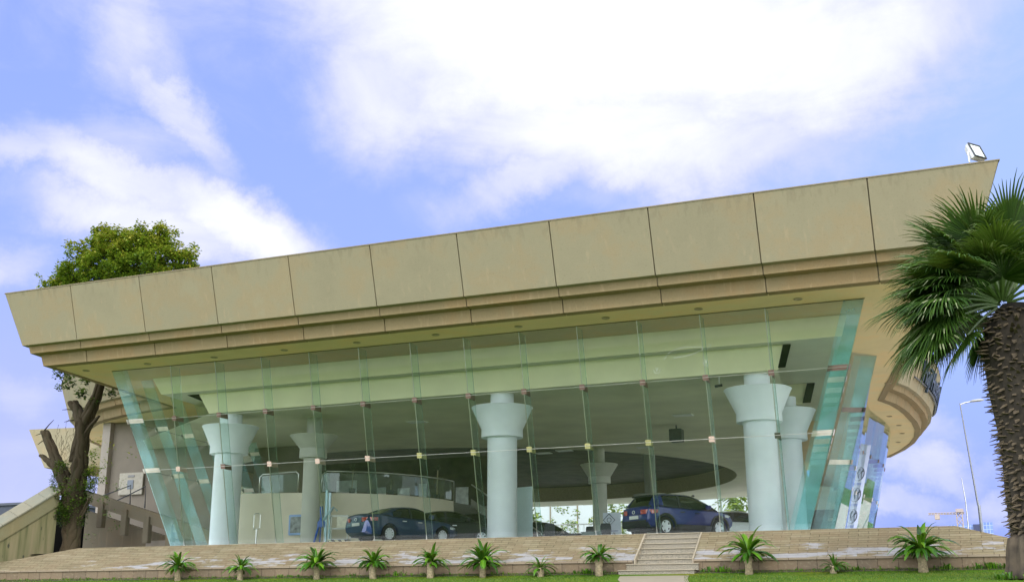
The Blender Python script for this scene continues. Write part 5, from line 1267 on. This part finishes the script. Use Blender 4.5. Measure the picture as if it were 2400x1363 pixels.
# weeds at the palm's foot
def tuft(V, F, S, x, y, z, n, h, q, spread=.5):
    for _ in range(n):
        a = q.uniform(0, 2 * math.pi); r0 = q.uniform(0, spread * .4); b0 = Vector((x + r0 * math.cos(a), y + r0 * math.sin(a), z)); hh = h * q.uniform(.5, 1.1); out = Vector((math.cos(a), math.sin(a), 0)) * hh * q.uniform(.2, .8); w = Vector((-math.sin(a), math.cos(a), 0)) * hh * .09
        i = len(V); m_ = b0 + out * .5 + Vector((0, 0, hh * .7)); t_ = b0 + out + Vector((0, 0, hh * q.uniform(.6, 1.0)))
        V.extend([tuple(b0 - w * .5), tuple(b0 + w * .5), tuple(m_ + w), tuple(m_ - w), tuple(t_)]); F.extend([(i, i + 1, i + 2, i + 3), (i + 3, i + 2, i + 4)]); s = q.random(); S.extend([s, s])
wq = random.Random(3)

# ---- the row of small cycad-like plants on pale stumps
ROW = [(-29.56, 1.38, 16, .50, 'with wide arching leaves, leftmost of the row'), (-26.6, 1.15, 13, .42, 'small and sparse, second from the left of the row'), (-23.2, 1.45, 20, .52, 'bushy and drooping, below the folded work lift'),
       (-20.78, 1.30, 18, .50, 'with even arching leaves, below the tail of the blue saloon'), (-18.43, 1.25, 15, .50, 'with broad upright leaves, below the nose of the black saloon'), (-16.39, 1.5, 20, .46, 'full and rounded, just below the front middle column'),
       (-14.24, 1.0, 9, .22, 'low and sparse with hardly any stump, between the middle column and the steps'), (-12.09, 1.1, 15, .58, 'compact on a thick yellowish stump, immediately left of the granite steps'), (-7.04, 1.6, 17, .62, 'with long wild leaves on a tall pale stump, right of the granite steps'),
       (-4.37, 0.8, 12, .16, 'smallest one hugging the ground, between two large plants on the right'), (-1.74, 1.65, 24, .62, 'the largest, dark and upright, near the fan palm')]
NM = ['leafy plant']
for i, (x, wid, nl, th, desc) in enumerate(ROW):
    q = random.Random(40 + i)
    y = 37.42; z = lawn_z(y) - .02
    pl_ = empty('cycad_plant', (x, y, z)); tag(pl_, ('green cycad ' + desc), 'plant', 'small cycad plants along the plinth')
    bm = B(); tube(bm, [(0, 0, -.05), (q.uniform(-.04, .04), 0, th * .5), (q.uniform(-.05, .05), 0, th + .08)], [.11 + .05 * th, .09 + .04 * th, .13 + .06 * th], 12, jit=.18, rr=q)
    link('stump', bm, M['stump'] if 'stump' in M else M.setdefault('stump', plain('pale_fibrous_stump', (.36, .29, .17), rough=.9, var=.4, scale=14)), pl_, smooth=True)
    V, F, S = [], [], []
    base = Vector((0, 0, th + .05))
    big = i in (8, 10)
    for k in range(int(nl * 3.4)):
        a = 2 * math.pi * k * .381966 + q.uniform(-.3, .3)
        e = R(q.choice([76, 62, 52, 42, 34, 26, 16])) + q.uniform(-.12, .12)
        if k > nl * 2: e = R(q.uniform(-5, 28))
        L = wid * .74 * q.uniform(.72, 1.1) * (.85 if e > 1 else 1) * (.62 if k > nl * 2 else 1)
        d = Vector((math.cos(a) * math.cos(e), math.sin(a) * math.cos(e), math.sin(e))); sd = Vector((-math.sin(a), math.cos(a), 0))
        seg = 7; p = base.copy(); i0 = len(V); wmx = L * q.uniform(.060, .095) * (1.15 if i in (4, 7) else 1)
        for s in range(seg + 1):
            f_ = s / seg; w = wmx * (math.sin(math.pi * min(1, f_ * .92 + .06)) ** .7) * (1 + .12 * math.sin(f_ * 19 + k))
            nv = sd.cross(d).normalized()
            V.extend([tuple(p - sd * w + nv * w * .35), tuple(p), tuple(p + sd * w + nv * w * .35)])
            d = (d + Vector((0, 0, -.26 * (.3 + f_) * (1.25 if e > .3 else .8)))).normalized(); p = p + d * (L / seg)
        sh = q.uniform(.15, .95) if e > 0 else q.uniform(0, .4)
        for s in range(seg):
            a_ = i0 + 3 * s; F.extend([(a_, a_ + 1, a_ + 4, a_ + 3), (a_ + 1, a_ + 2, a_ + 5, a_ + 4)]); S.extend([sh, max(0, sh - .15)])
    mesh_from('leaves', V, F, S, M['fernleaf'], pl_, smooth=True)

# ---- the old pollarded ficus on the left
TX, TY, TZ0 = -39.05, 41.55, 2.0
tree = empty('old_ficus_tree', (TX, TY, TZ0)); tag(tree, 'gnarled old ficus with lopped stubs and a leafy crown rising above the roof at left', 'tree')
q = random.Random(77)
bm = B()
def limb(pts, rads, nst=5, tw=1.3, n=7):
    """a fluted limb made of twisting strands"""
    P = [Vector(p) for p in cat3(pts)]
    m_ = len(P)
    for s in range(nst):
        ph = 2 * math.pi * s / nst + q.uniform(-.3, .3); pp = []; rr4 = []
        for i, p in enumerate(P):
            f_ = i / (m_ - 1); r = lerp_list(rads, f_)
            a = ph + tw * f_ + .3 * math.sin(f_ * 9 + s)
            o_ = Vector((math.cos(a), math.sin(a), .0)) * r * .52
            pp.append(p + o_ + Vector((q.uniform(-1, 1), q.uniform(-1, 1), 0)) * r * .08); rr4.append(r * .46 * (1 + .14 * math.sin(f_ * 23 + s * 2) + q.uniform(-.06, .06)))
        tube(bm, pp, rr4, n, jit=.12, rr=q)
def cat3(pts, n=5):
    out = []; P = [Vector(p) for p in pts]; P = [P[0]] + P + [P[-1]]
    for i in range(1, len(P) - 2):
        for k in range(n):
            t_ = k / n; a, b_, c, d = P[i - 1], P[i], P[i + 1], P[i + 2]
            out.append(.5 * ((2 * b_) + (c - a) * t_ + (2 * a - 5 * b_ + 4 * c - d) * t_ ** 2 + (3 * b_ - a - 3 * c + d) * t_ ** 3))
    out.append(P[-1]); return out
def lerp_list(L, f_):
    k = f_ * (len(L) - 1); i = min(int(k), len(L) - 2); return L[i] + (L[i + 1] - L[i]) * (k - i)
limb([(0, 0, -.3), (.05, 0, .8), (-.02, 0, 1.8), (-.1, 0, 3.0)], [.52, .40, .46, .66], nst=11, tw=1.6, n=8)
limb([(-.1, 0, 2.4), (.1, 0, 3.9), (.05, 0, 5.0), (.0, 0, 6.2), (-.45, .1, 6.9), (-.8, .1, 7.3)], [.50, .44, .38, .33, .30, .27], nst=6)
limb([(-.2, 0, 2.8), (-.9, 0, 3.9), (-1.5, 0, 4.8), (-2.1, .1, 5.6), (-2.35, .1, 6.0)], [.44, .34, .28, .25, .21], nst=5)
limb([(-.5, 0, 3.2), (-1.3, -.1, 4.2), (-1.8, -.1, 4.55), (-2.2, -.1, 4.8)], [.34, .24, .18, .14], nst=4)
limb([(-.1, .1, 4.4), (.0, .1, 5.8), (.25, .1, 6.6), (.65, .1, 7.6), (.9, .2, 9.0), (1.0, .4, 10.6), (1.1, .8, 12.0), (1.4, 1.0, 13.4)], [.42, .36, .32, .27, .25, .23, .18, .12], nst=5)
limb([(.65, .1, 7.7), (1.05, .1, 8.8), (1.7, .4, 10.2), (2.6, .8, 12.0), (3.6, 1.2, 13.6)], [.16, .15, .13, .11, .08], nst=3)
limb([(1.0, .4, 10.4), (.2, .6, 11.6), (-1.2, .8, 12.9), (-2.4, .8, 13.8)], [.16, .14, .10, .06], nst=3)
limb([(.1, 0, 5.4), (.7, -.1, 6.1), (1.1, -.1, 6.5)], [.16, .12, .07], nst=3)
limb([(.2, 0, 1.2), (.55, -.05, 1.9), (.95, -.05, 2.7)], [.14, .12, .07], nst=2)
for x, z, dx, dz in ((-.6, 6.9, -.7, .05), (-.5, 6.4, -.6, -.05), (-2.2, 5.9, -.6, -.1), (-2.1, 5.6, -.5, -.25), (-2.3, 6.0, .55, .5)):
    tube(bm, [(x, 0, z), (x + dx * .5, 0, z + dz * .5 + .03), (x + dx, 0, z + dz)], [.035, .025, .012], 5)
link('trunk', bm, bark, tree, smooth=True)
# hanging rootlets and shaggy sprouts
V, F, S = [], [], []
def leaf(V, F, S, p, s, q, sh, up=.3):
    a = q.uniform(0, 2 * math.pi); e = q.uniform(-.9, .9)
    d = Vector((math.cos(a) * math.cos(e), math.sin(a) * math.cos(e), math.sin(e) * .8 - .15)).normalized(); sd = d.cross(Vector((q.uniform(-.4, .4), q.uniform(-.4, .4), 1))).normalized()
    i = len(V); w = s * .33
    V.extend([tuple(p), tuple(p + d * s * .5 + sd * w), tuple(p + d * s), tuple(p + d * s * .5 - sd * w)]); F.append((i, i + 1, i + 2, i + 3)); S.append(min(1, max(0, sh)))
def clump(c, rad, n, s, q, bright=.5):
    for _ in range(n):
        v = Vector((q.gauss(0, 1), q.gauss(0, 1), q.gauss(0, 1))); v = v.normalized() * (q.random() ** .45)
        p = Vector(c) + Vector((v.x * rad[0], v.y * rad[1], v.z * rad[2]))
        leaf(V, F, S, p, s * q.uniform(.6, 1.2), q, bright + .25 * v.z + q.uniform(-.25, .25))  # leaf colour lightens toward the clump top, painted light from above
# crown: many twig-end clumps over a wide dome; coordinates relative to the trunk foot
crown = []
qq = random.Random(21)
domes = [((1.3, .6, 13.9), (2.5, 2.2, 1.9)), ((-.3, .6, 13.9), (1.9, 2.0, 1.9)), ((3.0, .7, 13.9), (2.1, 2.0, 1.9)), ((4.5, .8, 12.6), (1.5, 1.6, 1.2)), ((-1.6, .6, 12.6), (1.6, 1.6, 1.2)), ((.3, .5, 12.0), (2.6, 1.9, 1.2)), ((-3.0, .5, 13.2), (.9, .7, .5)), ((-2.9, .5, 12.1), (1.0, .8, .35)), ((-.15, .5, 15.4), (.7, .8, .9)), ((5.6, .8, 11.9), (.8, .8, .7)), ((-2.2, .6, 13.6), (.8, .8, .6)), ((4.9, .6, 13.6), (.45, .5, .8)), ((1.1, .5, 15.3), (.35, .4, .5)), ((2.7, .6, 15.4), (.9, .9, .7))]
for c, r in domes:
    n_c = int(150 * (r[0] * r[2]) / 3.6) + 10
    for _ in range(n_c):
        v = Vector((qq.gauss(0, 1), qq.gauss(0, 1), qq.gauss(0, 1))).normalized() * (qq.uniform(.55, 1.06))
        cc = Vector(c) + Vector((v.x * r[0], v.y * r[1], v.z * r[2]))
        s = qq.uniform(.20, .42)
        clump(cc, (s, s, s * .8), int(80 * s / .3), .165, qq, .62 + .32 * v.z + qq.uniform(-.15, .15))  # upper clumps coloured lighter, high sun painted into the crown
for k in range(9):   # the long spray poking out at the far left
    clump((-3.2 - .22 * k * .6, .4, 13.0 + .15 * k), (.16, .2, .14), 16, .14, qq, .7)
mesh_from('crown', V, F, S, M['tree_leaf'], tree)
# leaves hanging under the roof edge
V, F, S = [], [], []
for c, r, n in [((-1.35, 0, 8.9), .45, 90), ((-1.1, 0, 8.3), .40, 80), ((-.9, 0, 9.5), .5, 110), ((-1.8, 0, 8.75), .25, 30), ((-1.7, 0, 8.1), .22, 24), ((-.2, 0, 7.7), .32, 60), ((.0, 0, 8.3), .3, 50), ((1.5, 0, 8.3), .4, 80), ((1.6, 0, 7.6), .30, 50), ((1.3, 0, 8.9), .4, 70), ((.7, 0, 9.3), .5, 80), ((-2.0, 0, 9.9), .25, 26), ((.6, 0, 7.3), .22, 24), ((-.5, 0, 8.9), .35, 60)]:
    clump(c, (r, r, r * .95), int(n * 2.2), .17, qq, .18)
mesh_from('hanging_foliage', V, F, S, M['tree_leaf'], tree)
# creeper around the bole
V, F, S = [], [], []
for _ in range(150):
    a = qq.uniform(0, 6.28); zc = qq.uniform(1.5, 4.3); rr5 = lerp_list([.62, .75, .95, .85], (zc - 1.5) / 2.8)
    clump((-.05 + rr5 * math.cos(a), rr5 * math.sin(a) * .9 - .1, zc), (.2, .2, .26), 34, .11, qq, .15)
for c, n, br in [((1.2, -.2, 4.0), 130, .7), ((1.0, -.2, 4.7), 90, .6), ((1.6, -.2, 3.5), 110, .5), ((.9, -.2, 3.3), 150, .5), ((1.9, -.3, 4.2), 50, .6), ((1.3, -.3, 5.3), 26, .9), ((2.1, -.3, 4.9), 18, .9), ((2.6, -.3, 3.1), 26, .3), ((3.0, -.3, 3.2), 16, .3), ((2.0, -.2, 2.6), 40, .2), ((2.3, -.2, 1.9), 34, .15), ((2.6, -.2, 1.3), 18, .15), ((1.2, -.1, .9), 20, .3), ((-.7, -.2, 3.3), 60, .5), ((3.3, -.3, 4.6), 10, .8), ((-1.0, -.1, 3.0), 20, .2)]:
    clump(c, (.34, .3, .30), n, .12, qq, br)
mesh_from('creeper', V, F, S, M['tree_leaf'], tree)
V, F = [], []
bm = B()
for _ in range(120):
    a = qq.uniform(0, 6.28); zc = qq.uniform(2.0, 6.4); x = qq.uniform(-.8, .4) - (.3 if zc > 5 else 0)
    p = Vector((x + .35 * math.cos(a), -.3 - .2 * qq.random(), zc)); tube(bm, [p, p + Vector((qq.uniform(-.15, .15), -.04, -.15)), p + Vector((qq.uniform(-.2, .2), -.04, -.42))], [.012, .008, .004], 3)
bmesh.ops.recalc_face_normals(bm, faces=bm.faces); rl_ = link('rootlets', bm, bark, tree); rl_['kind'] = 'stuff'
# dark soil bank under the tree
bm = B(); n = 26
for i in range(n):
    pass
sb = B(); gv = [[sb.verts.new((x, y, 2.02 + .22 * math.exp(-((x + 39) ** 2 + (y - 41.6) ** 2) / 3) + .05 * noise.noise(Vector((x * 2, y * 2, 0))) - (.5 if x < -41 else 0))) for x in [-42 + .4 * k for k in range(15)]] for y in [39.9 + .4 * k for k in range(12)]]
for i in range(11):
    for j in range(14): sb.faces.new((gv[i][j], gv[i][j + 1], gv[i + 1][j + 1], gv[i + 1][j]))
tag(link('soil_bed', sb, plain('dark_soil', (.03, .022, .014), rough=.95, var=.5, scale=6, bump=.4), smooth=True), kind='structure')

# ---- grass blades over the strip of lawn in view
V, F, S = [], [], []
gq = random.Random(9)
for _ in range(52000):
    y = 37.98 - 9.0 * gq.random() ** 1.5; x = gq.uniform(-42, 2.4) 
    u = (37.12 - y) / 8.6
    if y < 37.2 and (-11.52 + 2.62 * u * 1.0) - .05 < x < (-9.15 + 2.1 * u) + .05: continue
    if y > 37.1 and -11.6 < x < -8.75: continue
    h = gq.uniform(.02, .05) * (1.6 if y > 37.6 else 1); a = gq.uniform(0, 6.28); w = .006 + .004 * gq.random()
    z = lawn_z(y); dx, dy = math.cos(a) * w, math.sin(a) * w; i = len(V)
    V.extend([(x - dx, y - dy, z), (x + dx, y + dy, z), (x + gq.uniform(-.02, .02), y + gq.uniform(-.02, .02), z + h)]); F.append((i, i + 1, i + 2)); S.append(gq.random())
M['blade'] = leafmat('grass_blade', [(.02, .06, .003), (.05, .13, .005), (.10, .18, .008), (.20, .21, .02)], trans=.3)
gr = mesh_from('grass', V, F, S, M['blade']); tag(gr, 'short mown grass blades covering the lawn in front of the kerb', 'grass', kind='stuff')
V, F, S = [], [], []
for _ in range(260):
    x = gq.uniform(-42, 2.2)
    if -11.6 < x < -8.8: continue
    tuft(V, F, S, x, gq.uniform(37.75, 37.97), lawn_z(37.9) - .01, gq.randint(4, 12), gq.uniform(.05, .16), gq, .18)
for x in (-8.2, -8.5, -7.9, -12.6, -12.9, -25, -19.9, -3.9, -1.2, .1, .3, .5, -.2):
    for k in range(3): tuft(V, F, S, x + gq.uniform(-.2, .2), 37.8, lawn_z(37.8), 12, gq.uniform(.14, .26), gq, .25)
for k in range(40):
    a = gq.uniform(0, 6.28); tuft(V, F, S, PX + .95 * math.cos(a), PY + .95 * math.sin(a), lawn_z(PY), 10, gq.uniform(.08, .22), gq, .2)
wd = mesh_from('weeds', V, F, S, M['fernleaf']); tag(wd, 'scattered low weeds along the foot of the kerb', 'weeds', kind='stuff')

# ---- planting seen through the hall
def bush(name, label, x, y, z, h, w, seed, kind='bush'):
    global V, F, S
    r = empty(name, (x, y, z)); tag(r, label, 'tree' if kind == 'palm' else 'shrub')
    q2 = random.Random(seed); bm = B(); tube(bm, [(0, 0, 0), (.1, 0, h * .4), (0, 0, h * .7)], [.2, .15, .1], 8); link('trunk', bm, bark, r)
    V, F, S = [], [], []
    if kind == 'palm':
        for k in range(34):
            a = q2.uniform(0, 6.28); e = q2.uniform(-.6, 1.2); p = Vector((0, 0, h * .75)); d = Vector((math.cos(a) * math.cos(e), math.sin(a) * math.cos(e), math.sin(e)))
            for s in range(9):
                sdv = Vector((-math.sin(a), math.cos(a), -.5))
                for sg_ in (1, -1):
                    i = len(V); V.extend([tuple(p), tuple(p + d * .25), tuple(p + sdv * sg_ * .7 + d * .35 + Vector((0, 0, -.2)))]); F.append((i, i + 1, i + 2)); S.append(q2.uniform(.2, .8))
                p = p + d * (w / 9); d = (d + Vector((0, 0, -.16))).normalized()
    else:
        for _ in range(24):
            v = Vector((q2.gauss(0, 1), q2.gauss(0, 1), q2.gauss(0, 1))).normalized() * q2.uniform(.4, 1); c = (v.x * w * .5, v.y * w * .5, h * .68 + v.z * h * .32); clump(c, (w * .14,) * 3, 40, w * .09, q2, .6)
    mesh_from('crown', V, F, S, M['tree_leaf'], r)
bush('rear_shrub', 'pale green shrub behind the hall, left of the slim inner column', -46.5, 118, 0, 11.0, 6.0, 1)
bush('rear_shrub', 'yellow-green shrub behind the hall, close left of the slim inner column', -42.2, 118, 0, 11.0, 3.6, 2)
bush('rear_shrub', 'slender shrub behind the poster stand, left of the blue SUV', -37.0, 118, 0, 11.0, 4.6, 3)
bush('rear_palm', 'drooping palm behind the hall, just left of the right front column', -24.0, 122, 0, 13.2, 4.6, 4, 'palm')
# fence rail line behind
fe = empty('rear_fence', (-40, 112, 0)); tag(fe, 'thin metal fence with tall bars beyond the back of the hall', 'fence')
bm = B(); box(bm, -16, 18, -.03, .03, 7.6, 7.7); box(bm, -16, 18, -.03, .03, 5.4, 5.5); 
for k in range(60): box(bm, -16 + k * .57, -15.95 + k * .57, -.02, .02, 0, 7.7)
link('bars', bm, M['steel'], fe)
